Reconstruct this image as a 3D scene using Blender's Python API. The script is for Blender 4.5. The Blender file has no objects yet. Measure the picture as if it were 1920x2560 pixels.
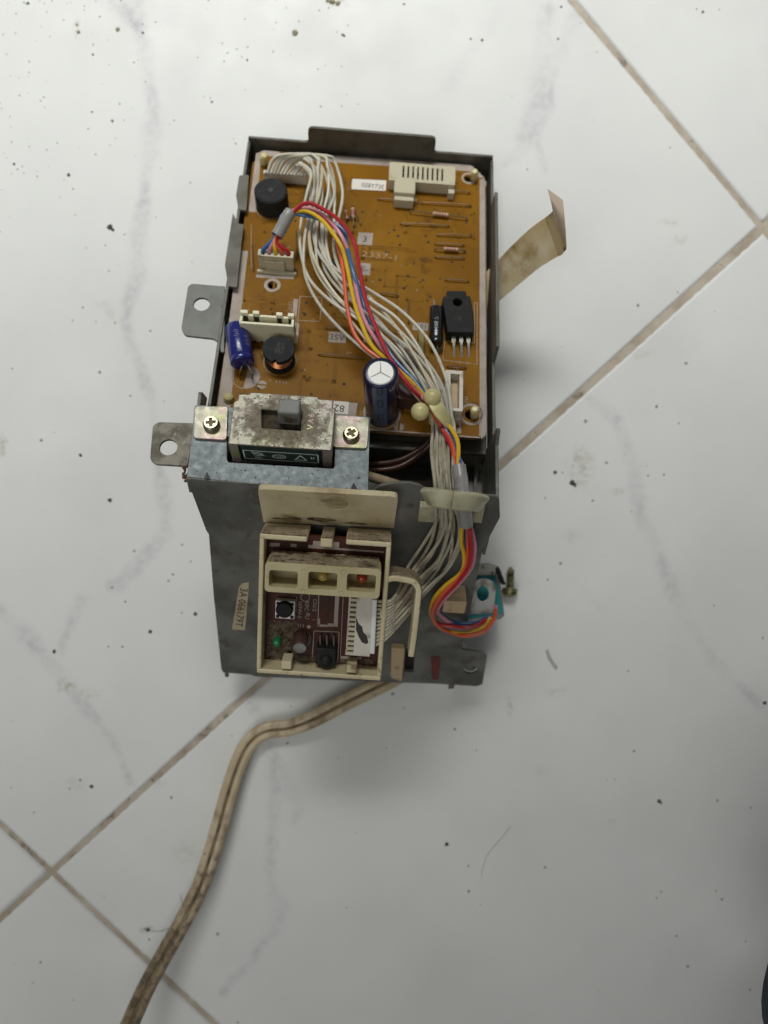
import bpy, bmesh, math, random
import numpy as np
from mathutils import Vector, Matrix
from mathutils.geometry import tessellate_polygon
random.seed(7); rng = np.random.default_rng(5)
S = bpy.context.scene
COL = S.collection
PI = math.pi

# ------------------------------------------------------------------ camera, world, lamps, exposure
H = 0.286                    # lens height above the tiles (m)
F = 1900.0                   # focal length in pixels of the 1920 x 2560 frame
cam = bpy.data.cameras.new('camera'); camo = bpy.data.objects.new('camera', cam); COL.objects.link(camo)
camo.location = (0, 0, H); camo.rotation_euler = (0, 0, 0)
cam.sensor_fit = 'HORIZONTAL'; cam.sensor_width = 36; cam.lens = F / 1920 * 36
cam.clip_start = 0.005; cam.clip_end = 50
cam.dof.use_dof = True; cam.dof.focus_distance = 0.222; cam.dof.aperture_fstop = cam.lens / 3.0
S.camera = camo
W = bpy.data.worlds.new('World'); S.world = W; W.use_nodes = True
W.node_tree.nodes['Background'].inputs[0].default_value = (0.83, 0.84, 0.81, 1)
W.node_tree.nodes['Background'].inputs[1].default_value = 0.13

def lamp(name, loc, target, sx, sy, power, color):
    l = bpy.data.lights.new(name, 'AREA'); l.shape = 'RECTANGLE'; l.size = sx; l.size_y = sy
    l.energy = power; l.color = color
    o = bpy.data.objects.new(name, l); COL.objects.link(o); o.location = loc
    o.rotation_euler = (Vector(target) - Vector(loc)).to_track_quat('-Z', 'Y').to_euler()
    return o
key = lamp('window_light', (0.05, 0.76, 0.75), (0.12, 0.26, 0.0), 1.80, 0.25, 2.25, (1.0, 1.0, 0.955))
lamp('ceiling_light', (-0.45, -0.65, 1.35), (0.0, -0.1, 0.0), 0.9, 0.9, 4.9, (1.0, 0.99, 0.95))
key.data.spread = math.radians(40)
S.view_settings.view_transform = 'Standard'; S.view_settings.look = 'None'
S.view_settings.exposure = 0.0; S.view_settings.gamma = 1.0

# ------------------------------------------------------------------ pixel <-> place helpers (all lengths in mm)
def camw(v): return Vector((v[0], -v[1], H * 1000 - v[2]))          # camera axes (right, down, forward) -> world, mm
def camd(v): return Vector((v[0], -v[1], -v[2]))
def C(px, py, d):                                                   # the place d mm in front of the lens
    return camw(((px - 960) / F * d, (py - 1280) / F * d, d))
def ray(px, py): return camd(((px - 960) / F, (py - 1280) / F, 1.0))
EYE = Vector((0, 0, H * 1000))
def frame(o, x, y):
    x = x.normalized(); y = (y - x * y.dot(x)).normalized(); z = x.cross(y)
    return Matrix(((x[0], y[0], z[0], o[0]), (x[1], y[1], z[1], o[1]), (x[2], y[2], z[2], o[2]), (0, 0, 0, 1)))
def pick(fr, px, py, h=0.0):
    inv = fr.inverted(); o = inv @ EYE; d = inv.to_3x3() @ ray(px, py)
    p = o + d * ((h - o.z) / d.z); return (p.x, p.y)
def toworld(fr, p): return fr @ Vector(p)
ID = Matrix.Identity(4)
BW, BL = 83.5, 110.4                                                # circuit board
PF = frame(camw((-51.65, -28.02, 231.6)), camd((0.99746, 0.06356, 0.03215)), camd((0.04681, -0.92515, 0.37669)))
def P(px, py, h=0): return pick(PF, px, py, h)
def PW(px, py, h=0): return toworld(PF, P(px, py, h) + (h,))
FLO = C(468, 1199, 213)
HFL = (PF.inverted() @ FLO).z                                       # height of the switch bracket above the board
FF = frame(FLO, camd((0.99746, 0.06356, 0.03215)), camd((0.0685, -0.7386, -0.6668)))   # front panel
def Q(px, py, h=0): return pick(FF, px, py, h)
def QW(px, py, h=0): return toworld(FF, Q(px, py, h) + (h,))
HS = 0.975
HF = frame(camw((-38.757 * HS, 47.754 * HS, 230.84 * HS)), camd((0.99755, 0.0676, 0.01809)), camd((0.06994, -0.9543, -0.29056)))
def U(px, py, h=0): return pick(HF, px, py, h)
def UW(px, py, h=0): return toworld(HF, U(px, py, h) + (h,))
def G(px, py, z=0):                                                 # on (or z mm above) the floor
    r = ray(px, py); return EYE + r * ((z - EYE.z) / r.z)

# ------------------------------------------------------------------ mesh builder
TXT = {}
def glyphs(s):
    if s not in TXT:
        cu = bpy.data.curves.new('t', 'FONT'); cu.body = s; cu.resolution_u = 2
        o = bpy.data.objects.new('t', cu); COL.objects.link(o)
        me = bpy.data.meshes.new_from_object(o)
        v = [tuple(p.co[:2]) for p in me.vertices]; f = [tuple(p.vertices) for p in me.polygons]
        bpy.data.objects.remove(o); bpy.data.curves.remove(cu); bpy.data.meshes.remove(me)
        x0 = min(a[0] for a in v); x1 = max(a[0] for a in v)
        TXT[s] = ([((a[0] - (x0 + x1) / 2) / .69, a[1] / .69 - .5) for a in v], f, (x1 - x0) / .69)
    return TXT[s]
def rrect(x0, x1, y0, y1, r, n=4):
    pts = []
    for cx, cy, a in ((x1 - r, y1 - r, 0), (x0 + r, y1 - r, 90), (x0 + r, y0 + r, 180), (x1 - r, y0 + r, 270)):
        for k in range(n + 1):
            t = math.radians(a + 90 * k / n); pts.append((cx + r * math.cos(t), cy + r * math.sin(t)))
    return pts
def circ(cx, cy, r, n=24, ry=None):
    ry = ry or r
    return [(cx + r * math.cos(2 * PI * k / n), cy + ry * math.sin(2 * PI * k / n)) for k in range(n)]
def round_poly(pts, r, n=3):
    out = []; m = len(pts)
    for i, p in enumerate(pts):
        rr = r[i] if isinstance(r, (list, tuple)) else r
        a, b, c = Vector(pts[i - 1]), Vector(p), Vector(pts[(i + 1) % m])
        u = (a - b); w = (c - b); lu, lw = u.length, w.length; q = min(rr, lu * .45, lw * .45)
        if q < 1e-4: out.append(tuple(b)); continue
        p0 = b + u / lu * q; p2 = b + w / lw * q
        for k in range(n + 1):
            t = k / n; s = p0 * (1 - t) ** 2 + b * 2 * t * (1 - t) + p2 * t * t; out.append(tuple(s))
    return out
AX = {'xy': lambda a, b, c: (a, b, c), 'yz': lambda a, b, c: (c, a, b), 'xz': lambda a, b, c: (a, c, b)}
class MB:
    def __init__(s, fr=ID): s.fr = fr; s.v = []; s.f = []; s.m = []; s.sm = []
    def add(s, vs, fs, mi=0, smooth=False):
        o = len(s.v); s.v += [tuple(p) for p in vs]
        for f in fs: s.f.append([i + o for i in f]); s.m.append(mi); s.sm.append(smooth)
        return s
    def box(s, x0, x1, y0, y1, z0, z1, mi=0):
        vs = [(x, y, z) for z in (z0, z1) for y in (y0, y1) for x in (x0, x1)]
        return s.add(vs, [(0, 2, 3, 1), (4, 5, 7, 6), (0, 1, 5, 4), (2, 6, 7, 3), (0, 4, 6, 2), (1, 3, 7, 5)], mi)
    def hexa(s, bot, top, mi=0):
        return s.add(list(bot) + list(top), [(3, 2, 1, 0), (4, 5, 6, 7), (0, 1, 5, 4), (1, 2, 6, 5), (2, 3, 7, 6), (3, 0, 4, 7)], mi)
    def prism(s, outer, z0, z1, holes=(), ax='xy', mi=0, mtop=None):
        loops = [outer] + list(holes); flat = [p for l in loops for p in l]; n = len(flat)
        tris = tessellate_polygon([[Vector((p[0], p[1], 0)) for p in l] for l in loops])
        m = AX[ax]; vs = [m(p[0], p[1], z0) for p in flat] + [m(p[0], p[1], z1) for p in flat]
        s.add(vs, [tuple(i + n for i in t) for t in tris], mi if mtop is None else mtop)
        o = len(s.v) - 2 * n
        for t in tris: s.f.append([o + i for i in reversed(t)]); s.m.append(mi); s.sm.append(False)
        k = 0
        for l in loops:
            for i in range(len(l)):
                j = (i + 1) % len(l); s.f.append([o + k + i, o + k + j, o + n + k + j, o + n + k + i]); s.m.append(mi); s.sm.append(False)
            k += len(l)
        return s
    def flat(s, outer, z, holes=(), mi=0):
        loops = [outer] + list(holes); flat = [p for l in loops for p in l]
        tris = tessellate_polygon([[Vector((p[0], p[1], 0)) for p in l] for l in loops])
        return s.add([(p[0], p[1], z) for p in flat], tris, mi)
    def stroke(s, pts, w, z, close=False, mi=0):
        pts = [Vector(p) for p in pts]; n = len(pts)
        for i in range(n if close else n - 1):
            a, b = pts[i], pts[(i + 1) % n]; d = (b - a); L = d.length
            if L < 1e-6: continue
            d /= L; q = Vector((-d.y, d.x)) * w / 2; e = d * w * .5
            s.add([(*(a - e + q), z), (*(a - e - q), z), (*(b + e - q), z), (*(b + e + q), z)], [(0, 1, 2, 3)], mi)
        return s
    def text(s, t, x, y, size, z, ang=0, mi=0, mir=False, sx=1.0):
        v, f, w = glyphs(t); c, sn = math.cos(math.radians(ang)), math.sin(math.radians(ang))
        out = []
        for a, b in v:
            a = a * size * sx * (-1 if mir else 1); b = b * size; out.append((x + a * c - b * sn, y + a * sn + b * c, z))
        return s.add(out, f, mi)
    def text3(s, t, o, ux, uy, size, mi=0, off=0.06):                # lettering on any plane
        v, f, w = glyphs(t); o = Vector(o); ux = Vector(ux).normalized(); uy = Vector(uy).normalized(); n = ux.cross(uy)
        return s.add([o + ux * a * size + uy * b * size + n * off for a, b in v], f, mi)
    def lathe(s, cx, cy, prof, n=24, mi=0, smooth=True, axis=None, o=None):
        # prof: (r, z) from bottom to top; axis/o let the solid lie along any direction
        if axis is not None:
            az = Vector(axis).normalized(); a1 = az.orthogonal().normalized(); a2 = az.cross(a1); o = Vector(o)
            fn = lambda r, z, t: o + az * z + (a1 * math.cos(t) + a2 * math.sin(t)) * r
        else: fn = lambda r, z, t: Vector((cx + r * math.cos(t), cy + r * math.sin(t), z))
        vs = []; fs = []; k = len(prof)
        for r, z in prof:
            for i in range(n): vs.append(fn(max(r, 1e-4), z, 2 * PI * i / n))
        for j in range(k - 1):
            for i in range(n): fs.append((j * n + i, j * n + (i + 1) % n, (j + 1) * n + (i + 1) % n, (j + 1) * n + i))
        s.add(vs, fs, mi, smooth)
        s.add(vs[:n], [tuple(range(n))[::-1]], mi); s.add(vs[-n:], [tuple(range(n))], mi)
        return s
    def sweep(s, pts, sec, mi=0, up=None, smooth=True, cap=True):
        # sec: list of (a, b) around the path, or a function of t
        pts = [Vector(p) for p in pts]; n = len(pts); vs = []; fs = []; ref = None
        m = len(sec(0) if callable(sec) else sec)
        for i, p in enumerate(pts):
            t = (pts[min(i + 1, n - 1)] - pts[max(i - 1, 0)]).normalized()
            if up is not None: a = t.cross(Vector(up)).normalized()
            else:
                if ref is None: ref = t.orthogonal().normalized()
                a = (ref - t * ref.dot(t)).normalized(); ref = a
            b = a.cross(t).normalized()
            for q in (sec(i / (n - 1)) if callable(sec) else sec): vs.append(p + a * q[0] + b * q[1])
        for i in range(n - 1):
            for j in range(m): fs.append((i * m + j, i * m + (j + 1) % m, (i + 1) * m + (j + 1) % m, (i + 1) * m + j))
        s.add(vs, fs, mi, smooth)
        if cap: s.add(vs[:m], [tuple(range(m))], mi); s.add(vs[-m:], [tuple(range(m))[::-1]], mi)
        return s
    def tube(s, pts, r, n=8, mi=0):
        return s.sweep(pts, [(r * math.cos(2 * PI * k / n), r * math.sin(2 * PI * k / n)) for k in range(n)], mi)
    def ball(s, c, r, n=16, mi=0, sq=(1, 1, 1)):
        vs = []; fs = []; m = n // 2
        for j in range(m + 1):
            a = -PI / 2 + PI * j / m
            for i in range(n):
                t = 2 * PI * i / n; q = max(math.cos(a), 1e-3)
                vs.append((c[0] + r * sq[0] * q * math.cos(t), c[1] + r * sq[1] * q * math.sin(t), c[2] + r * sq[2] * math.sin(a)))
        for j in range(m):
            for i in range(n): fs.append((j * n + i, j * n + (i + 1) % n, (j + 1) * n + (i + 1) % n, (j + 1) * n + i))
        return s.add(vs, fs, mi, True)
def smooth_path(pts, k=8):
    pts = [Vector(p) for p in pts]; out = []; n = len(pts)
    for i in range(n - 1):
        p0, p1, p2, p3 = pts[max(i - 1, 0)], pts[i], pts[i + 1], pts[min(i + 2, n - 1)]
        for j in range(k):
            t = j / k
            out.append(.5 * ((2 * p1) + (p2 - p0) * t + (2 * p0 - 5 * p1 + 4 * p2 - p3) * t * t + (3 * p1 - p0 - 3 * p2 + p3) * t ** 3))
    out.append(pts[-1]); return out

WORLD = {}
def m_world(fr):                                                    # frame in mm -> matrix in m
    m = fr.copy(); m.translation = m.translation / 1000; return m
def thing(name, label, cat, loc_mm, group=None):
    o = bpy.data.objects.new(name, None); COL.objects.link(o); o.empty_display_size = .01
    m = Matrix.Translation(Vector(loc_mm) / 1000); o.matrix_basis = m; WORLD[o.name] = m
    o['label'] = label; o['category'] = cat
    if group: o['group'] = group
    return o
def obj(name, mb, mats, parent=None, bevel=0, label=None, seg=2):
    if not isinstance(mats, (list, tuple)): mats = [mats]
    bm = bmesh.new(); vs = [bm.verts.new((p[0] / 1000, p[1] / 1000, p[2] / 1000)) for p in mb.v]
    for f, mi, sm in zip(mb.f, mb.m, mb.sm):
        try: q = bm.faces.new([vs[i] for i in f])
        except ValueError: continue
        q.material_index = mi; q.smooth = sm
    bmesh.ops.remove_doubles(bm, verts=bm.verts, dist=2e-6)
    bmesh.ops.recalc_face_normals(bm, faces=bm.faces)
    me = bpy.data.meshes.new(name); bm.to_mesh(me); bm.free()
    if any(mb.sm): me.set_sharp_from_angle(angle=math.radians(38))
    for x in mats: me.materials.append(x)
    o = bpy.data.objects.new(name, me); COL.objects.link(o)
    w = m_world(mb.fr); WORLD[o.name] = w
    if parent is not None:
        o.parent = parent; o.matrix_basis = WORLD[parent.name].inverted() @ w
    else: o.matrix_basis = w
    if label: o['label'] = label
    if bevel:
        b = o.modifiers.new('bevel', 'BEVEL'); b.width = bevel / 1000; b.segments = seg; b.limit_method = 'ANGLE'; b.angle_limit = math.radians(40)
    return o
def printed(name, mb, mats, parent, label=None):                    # flat print: keep face winding as is
    if not isinstance(mats, (list, tuple)): mats = [mats]
    me = bpy.data.meshes.new(name); me.from_pydata([(p[0] / 1000, p[1] / 1000, p[2] / 1000) for p in mb.v], [], mb.f)
    for x in mats: me.materials.append(x)
    me.polygons.foreach_set('material_index', mb.m)
    o = bpy.data.objects.new(name, me); COL.objects.link(o); w = m_world(mb.fr); WORLD[o.name] = w
    o.parent = parent; o.matrix_basis = WORLD[parent.name].inverted() @ w
    if label: o['label'] = label
    return o

# ------------------------------------------------------------------ materials
def srgb(r, g, b):
    f = lambda c: (c / 12.92 if c <= .04045 else ((c + .055) / 1.055) ** 2.4)
    return (f(r / 255), f(g / 255), f(b / 255))
def mat(name, col, rough=.5, metal=0., var=None, dirt=(), bump=None, spec=.5, coat=0, sss=0, rvar=None, alpha_ior=None, trans=0):
    """var=(colour2, scale, lo, hi); dirt=[(colour, scale, lo, hi, detail)]; bump=(scale, strength, distance mm)"""
    m = bpy.data.materials.new(name); m.use_nodes = True; nt = m.node_tree; N = nt.nodes; L = nt.links
    b = N['Principled BSDF']; b.inputs['Base Color'].default_value = (*col, 1); b.inputs['Roughness'].default_value = rough
    b.inputs['Metallic'].default_value = metal; b.inputs['Specular IOR Level'].default_value = spec
    if coat: b.inputs['Coat Weight'].default_value = coat; b.inputs['Coat Roughness'].default_value = .15
    if sss:
        b.inputs['Subsurface Weight'].default_value = sss; b.inputs['Subsurface Radius'].default_value = (.003, .002, .001)
        b.inputs['Subsurface Scale'].default_value = .5
    if trans: b.inputs['Transmission Weight'].default_value = trans
    tc = N.new('ShaderNodeTexCoord')
    def noise(scale, detail=4, stretch=None, w=0):
        n = N.new('ShaderNodeTexNoise'); n.inputs['Scale'].default_value = scale; n.inputs['Detail'].default_value = detail
        n.inputs['Roughness'].default_value = .6
        mp = N.new('ShaderNodeMapping'); mp.inputs['Location'].default_value = (w, w * 1.7, w * .3)
        if stretch: mp.inputs['Scale'].default_value = stretch
        L.new(tc.outputs['Object'], mp.inputs[0]); L.new(mp.outputs[0], n.inputs['Vector'])
        return n.outputs['Fac']
    def ramp(x, lo, hi):
        r = N.new('ShaderNodeMapRange'); r.inputs[1].default_value = lo; r.inputs[2].default_value = hi; r.clamp = True
        r.interpolation_type = 'SMOOTHSTEP'; L.new(x, r.inputs[0]); return r.outputs[0]
    cur = None
    layers = ([] if var is None else [(*var, 3)]) + [tuple(d) if len(d) > 4 else (*d, 5) for d in dirt]
    dm = None
    for k, (c2, sc, lo, hi, det) in enumerate(layers):
        mx = N.new('ShaderNodeMix'); mx.data_type = 'RGBA'
        st = None
        if isinstance(sc, tuple): st = sc[1]; sc = sc[0]
        fac = ramp(noise(sc, det, st, k * 3.1), lo, hi); L.new(fac, mx.inputs[0])
        if cur is None: mx.inputs[6].default_value = (*col, 1)
        else: L.new(cur, mx.inputs[6])
        mx.inputs[7].default_value = (*c2, 1); cur = mx.outputs[2]
    if cur is not None: L.new(cur, b.inputs['Base Color'])
    if rvar:
        r = N.new('ShaderNodeMapRange'); r.inputs[3].default_value = rvar[1]; r.inputs[4].default_value = rvar[2]
        r.inputs[1].default_value = .3; r.inputs[2].default_value = .7
        L.new(noise(rvar[0], 4, None, 9), r.inputs[0]); L.new(r.outputs[0], b.inputs['Roughness'])
    if bump:
        bp = N.new('ShaderNodeBump'); bp.inputs['Strength'].default_value = bump[1]; bp.inputs['Distance'].default_value = bump[2] / 1000
        L.new(noise(bump[0], 5, None, 5), bp.inputs['Height']); L.new(bp.outputs[0], b.inputs['Normal'])
    return m
GRIME = (.055, .042, .028)
M = {}
M['steel'] = mat('galvanised_steel', (.225, .258, .272), .5, .45, var=((.195, .222, .235), 160, .35, .65), dirt=[((.035, .035, .032), 900, .625, .68, 3), ((.12, .12, .11), 320, .62, .72)], bump=(1500, .35, .12), rvar=(500, .45, .65))
M['panel'] = mat('weathered_steel', (.195, .197, .182), .52, .35, var=((.105, .104, .093), 40, .36, .66), dirt=[((.10, .085, .062), 130, .54, .72), ((.24, .245, .235), 430, .64, .78), ((.028, .025, .02), 700, .62, .74), ((.26, .26, .25), ((300, (.25, 1, 1))), .70, .78)], bump=(1300, .45, .12), rvar=(220, .38, .65))
M['tray'] = mat('dark_tray_steel', (.125, .12, .10), .5, .4, var=((.075, .07, .056), 90, .4, .7), dirt=[((.05, .04, .03), 700, .62, .74)], bump=(1300, .3, .1))
M['rust'] = mat('rusty_cut_edge', (.10, .07, .05), .8, .2, var=((.20, .09, .04), 700, .45, .6), bump=(1800, .5, .2))
M['ear'] = mat('dull_steel', (.135, .14, .13), .5, .5, var=((.11, .112, .105), 160, .4, .7), dirt=[((.07, .06, .045), 420, .6, .75)], bump=(1000, .2, .1))
M['ear_brown'] = mat('tarnished_steel', (.16, .15, .12), .5, .5, var=((.07, .06, .045), 220, .38, .66), dirt=[((.28, .28, .26), 340, .62, .75)], bump=(900, .25, .1))
M['zinc'] = mat('yellow_passivated_zinc', (.38, .365, .29), .45, .6, var=((.44, .30, .31), 110, .42, .62), dirt=[((.34, .38, .17), 90, .52, .66), ((.12, .09, .06), 1300, .64, .72, 2)], bump=(1400, .22, .1), rvar=(600, .38, .55))
M['zinc_dirty'] = mat('dusty_switch_plate', (.30, .29, .235), .5, .5, var=((.31, .255, .235), 90, .42, .62), dirt=[((.28, .29, .17), 70, .52, .66), ((.10, .08, .055), 1100, .64, .72, 3)], bump=(1100, .5, .2))
M['screw'] = mat('zinc_screw', (.36, .335, .24), .32, 1.0, dirt=[((.13, .09, .05), 600, .58, .7)], bump=(900, .15, .08))
M['screw_dark'] = mat('screw_recess_dark', (.11, .085, .045), .5, .5)
M['screw_old'] = mat('tarnished_screw', (.34, .33, .18), .35, .85, dirt=[((.06, .05, .025), 500, .48, .66)], bump=(900, .2, .08))
M['board'] = mat('phenolic_board', (.265, .122, .004), .44, 0, var=((.185, .078, .002), 24, .30, .66), dirt=[((.10, .038, .003), 120, .56, .76), ((.30, .15, .02), 60, .58, .8), ((.07, .032, .006), 330, .66, .76), ((.12, .055, .008), 900, .62, .74)], bump=(2500, .08, .05), spec=.12)
M['board_edge'] = mat('board_edge', (.22, .12, .05), .7)
M['silk'] = mat('white_print', (.40, .34, .30), .6, var=((.34, .28, .235), 160, .4, .65), dirt=[((.28, .20, .13), 420, .62, .78)])
M['silk_thin'] = mat('thin_white_print', (.36, .25, .15), .55, dirt=[((.27, .15, .05), 500, .5, .7)])
M['ink'] = mat('black_ink', (.03, .026, .022), .6)
M['paper'] = mat('paper_label', (.74, .70, .64), .6, dirt=[((.5, .43, .34), 300, .6, .8)])
M['sticker'] = mat('aged_sticker', (.52, .45, .31), .6, var=((.40, .33, .21), 160, .4, .65), dirt=[((.2, .15, .09), 420, .62, .76)])
M['black'] = mat('black_plastic', (.012, .013, .013), .6, spec=.22, dirt=[((.04, .04, .036), 300, .5, .75)], bump=(1500, .15, .06))
M['ferrite'] = mat('ferrite', (.020, .022, .023), .7, spec=.2, dirt=[((.038, .037, .034), 420, .5, .7)], bump=(1600, .3, .08))
M['copper'] = mat('copper_winding', (.55, .22, .09), .3, .9, dirt=[((.12, .05, .02), 500, .55, .7)])
M['tin'] = mat('tinned_lead', (.38, .37, .33), .5, .5, dirt=[((.16, .12, .07), 500, .55, .72)])
M['jumper'] = mat('oxidised_jumper', (.19, .125, .065), .5, .4, dirt=[((.16, .08, .03), 500, .5, .7)])
M['ivory'] = mat('ivory_connector', (.52, .48, .345), .42, dirt=[((.33, .28, .17), 300, .58, .76)], sss=.12)
M['cream_conn'] = mat('pale_connector', (.80, .77, .56), .38, dirt=[((.45, .38, .22), 300, .64, .8)], sss=.12)
M['whiteplug'] = mat('white_connector', (.64, .60, .53), .45, dirt=[((.33, .28, .2), 260, .56, .74)], sss=.1)
M['nylon'] = mat('aged_nylon', (.66, .60, .30), .33, var=((.56, .51, .25), 130, .4, .65), sss=.35, bump=(500, .08, .1))
M['nylon_dirty'] = mat('dusty_nylon', (.45, .43, .29), .42, var=((.33, .31, .20), 150, .4, .65), sss=.25, dirt=[((.14, .12, .08), 420, .62, .76)])
M['cream'] = mat('aged_cream_plastic', (.66, .58, .38), .40, var=((.56, .48, .29), 60, .35, .68), dirt=[((.24, .17, .085), 190, .57, .72), ((.07, .045, .025), 700, .655, .72)], sss=.06, bump=(900, .1, .1))
M['cream_dust'] = mat('dust_coated_plastic', (.36, .29, .195), .9, var=((.23, .175, .11), 170, .35, .62), dirt=[((.42, .34, .235), (420, (1, .35, 1)), .55, .68), ((.075, .05, .03), (520, (.5, 1, 1)), .56, .68)], bump=(750, 1.0, .5))
M['cream_flap'] = mat('stained_cream_flap', (.66, .58, .38), .42, var=((.54, .455, .27), 45, .35, .65), dirt=[((.36, .27, .14), 70, .54, .70), ((.17, .115, .06), (170, (.45, 1, 1)), .60, .72), ((.07, .045, .025), 600, .66, .73)], sss=.05, bump=(900, .12, .1))
M['tan'] = mat('tan_plastic', (.50, .37, .22), .5, dirt=[((.3, .2, .11), 260, .56, .74)], sss=.1)
M['olive_plastic'] = mat('yellowed_holder', (.52, .45, .25), .38, var=((.46, .39, .20), 80, .4, .65), dirt=[((.2, .15, .075), 330, .63, .75)], sss=.06)
M['redboard'] = mat('red_brown_board', (.075, .017, .007), .5, spec=.25, var=((.042, .012, .006), 120, .4, .65), dirt=[((.05, .04, .03), 240, .6, .75)])
M['fluff'] = mat('dust_lumps', (.16, .125, .085), .95, var=((.09, .068, .045), 350, .4, .6), bump=(800, 1, .6))
M['wire_white'] = mat('white_wire', (.62, .60, .51), .42, var=((.53, .50, .40), 60, .4, .65), dirt=[((.33, .29, .21), 420, .60, .74)], sss=.05)
M['wire_dusty'] = mat('dusty_white_wire', (.50, .47, .37), .5, var=((.38, .34, .25), 90, .4, .65), dirt=[((.24, .20, .135), 380, .52, .72), ((.09, .07, .05), 700, .66, .76)])
M['wire_grey'] = mat('greyed_wire', (.54, .53, .46), .46, var=((.45, .43, .36), 70, .4, .65), dirt=[((.28, .24, .17), 380, .56, .72)])
M['wire_cream'] = mat('yellowed_wire', (.62, .575, .44), .42, var=((.52, .47, .34), 80, .4, .65), dirt=[((.30, .25, .17), 430, .58, .73)])
M['trace'] = mat('trace_under_varnish', (.185, .080, .002), .44, spec=.12, dirt=[((.24, .11, .004), 120, .45, .6)])
M['red'] = mat('red_wire', (.42, .016, .026), .33, dirt=[((.22, .015, .012), 500, .64, .76)])
M['orange'] = mat('orange_wire', (.66, .11, .04), .33, dirt=[((.36, .06, .03), 500, .66, .76)])
M['yellow'] = mat('yellow_wire', (.72, .46, .025), .33, dirt=[((.16, .10, .02), 1300, .655, .70, 2)])
M['pink'] = mat('pink_wire', (.62, .25, .33), .33, dirt=[((.32, .12, .15), 500, .66, .76)])
M['blue'] = mat('blue_wire', (.022, .115, .30), .33, dirt=[((.012, .05, .13), 500, .62, .75)])
M['brown'] = mat('brown_wire', (.060, .022, .013), .35)
M['sleeve'] = mat('grey_heatshrink', (.29, .285, .275), .30, dirt=[((.2, .19, .17), 300, .5, .7)], bump=(400, .1, .1))
M['cap_blue'] = mat('blue_cap_sleeve', (.012, .018, .16), .22, coat=.3, dirt=[((.05, .055, .17), 300, .56, .75)])
M['cap_navy'] = mat('navy_cap_sleeve', (.008, .008, .045), .25)
M['cap_black'] = mat('black_cap_sleeve', (.009, .010, .012), .25, coat=.3)
M['cap_stripe'] = mat('grey_cap_stripe', (.09, .115, .17), .3)
M['cap_brown'] = mat('maroon_cap_sleeve', (.07, .035, .03), .3)
M['alu'] = mat('aluminium_top', (.78, .78, .76), .45, .1, bump=(700, .12, .05))
M['alu_dull'] = mat('dusty_aluminium', (.30, .31, .30), .6, .2, dirt=[((.2, .18, .15), 300, .5, .7)])
M['print_pale'] = mat('pale_print', (.45, .47, .52), .5)
M['print_dim'] = mat('faint_print', (.13, .14, .24), .5)
M['green_case'] = mat('dark_green_case', (.010, .030, .022), .4, dirt=[((.03, .03, .022), 500, .56, .72)])
M['green_print'] = mat('green_print', (.72, .80, .77), .5)
M['knob'] = mat('grey_knob', (.20, .205, .19), .48, dirt=[((.12, .10, .075), 260, .55, .72)], bump=(900, .15, .08))
M['knob_worn'] = mat('worn_knob_front', (.17, .165, .145), .55, dirt=[((.07, .05, .03), 230, .46, .64)], bump=(900, .3, .1))
M['hole'] = mat('hole_dark', (.03, .024, .016), .9, var=((.07, .052, .03), 600, .4, .6), bump=(900, .6, .3))  # shade inside holes, slots and drill marks, put into the colour
M['grime'] = mat('brown_grime', (.20, .14, .075), .9, var=((.07, .048, .026), 500, .4, .6), bump=(900, .6, .2))
M['teal'] = mat('teal_motor_label', (.02, .27, .30), .4, dirt=[((.03, .16, .18), 300, .56, .74)])
M['motor'] = mat('motor_steel', (.34, .33, .30), .42, .6, dirt=[((.10, .085, .06), 300, .52, .7)], bump=(800, .2, .1))
M['motor_tab'] = mat('scratched_tab', (.50, .50, .47), .42, .6, dirt=[((.22, .2, .16), (340, (1, .4, 1)), .5, .68)], bump=(900, .3, .1))
M['strip'] = mat('stained_fibre_strip', (.43, .33, .17), .62, var=((.52, .46, .32), 42, .38, .62), dirt=[((.27, .17, .055), 75, .50, .68), ((.12, .085, .04), 420, .62, .74)], bump=(700, .25, .12))
M['strip_torn'] = mat('torn_fibre', (.46, .36, .19), .8, dirt=[((.17, .10, .035), (300, (.7, .3, 1)), .48, .62)], bump=(500, .8, .3))
M['strip_flap'] = mat('fibre_backing', (.52, .42, .32), .65, var=((.42, .33, .24), 90, .4, .65), bump=(600, .2, .1))
M['cord'] = mat('grimy_cord', (.60, .51, .35), .45, var=((.47, .375, .235), 60, .35, .66), dirt=[((.30, .215, .125), (110, (1, .6, 1)), .50, .70), ((.09, .06, .035), 420, .66, .74)], bump=(700, .4, .25))
M['cord_dirty'] = mat('blackened_cord', (.30, .22, .13), .6, var=((.17, .115, .065), 120, .35, .62), dirt=[((.035, .024, .015), 330, .50, .64), ((.52, .42, .27), 220, .62, .74)], bump=(600, .8, .4))
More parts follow.
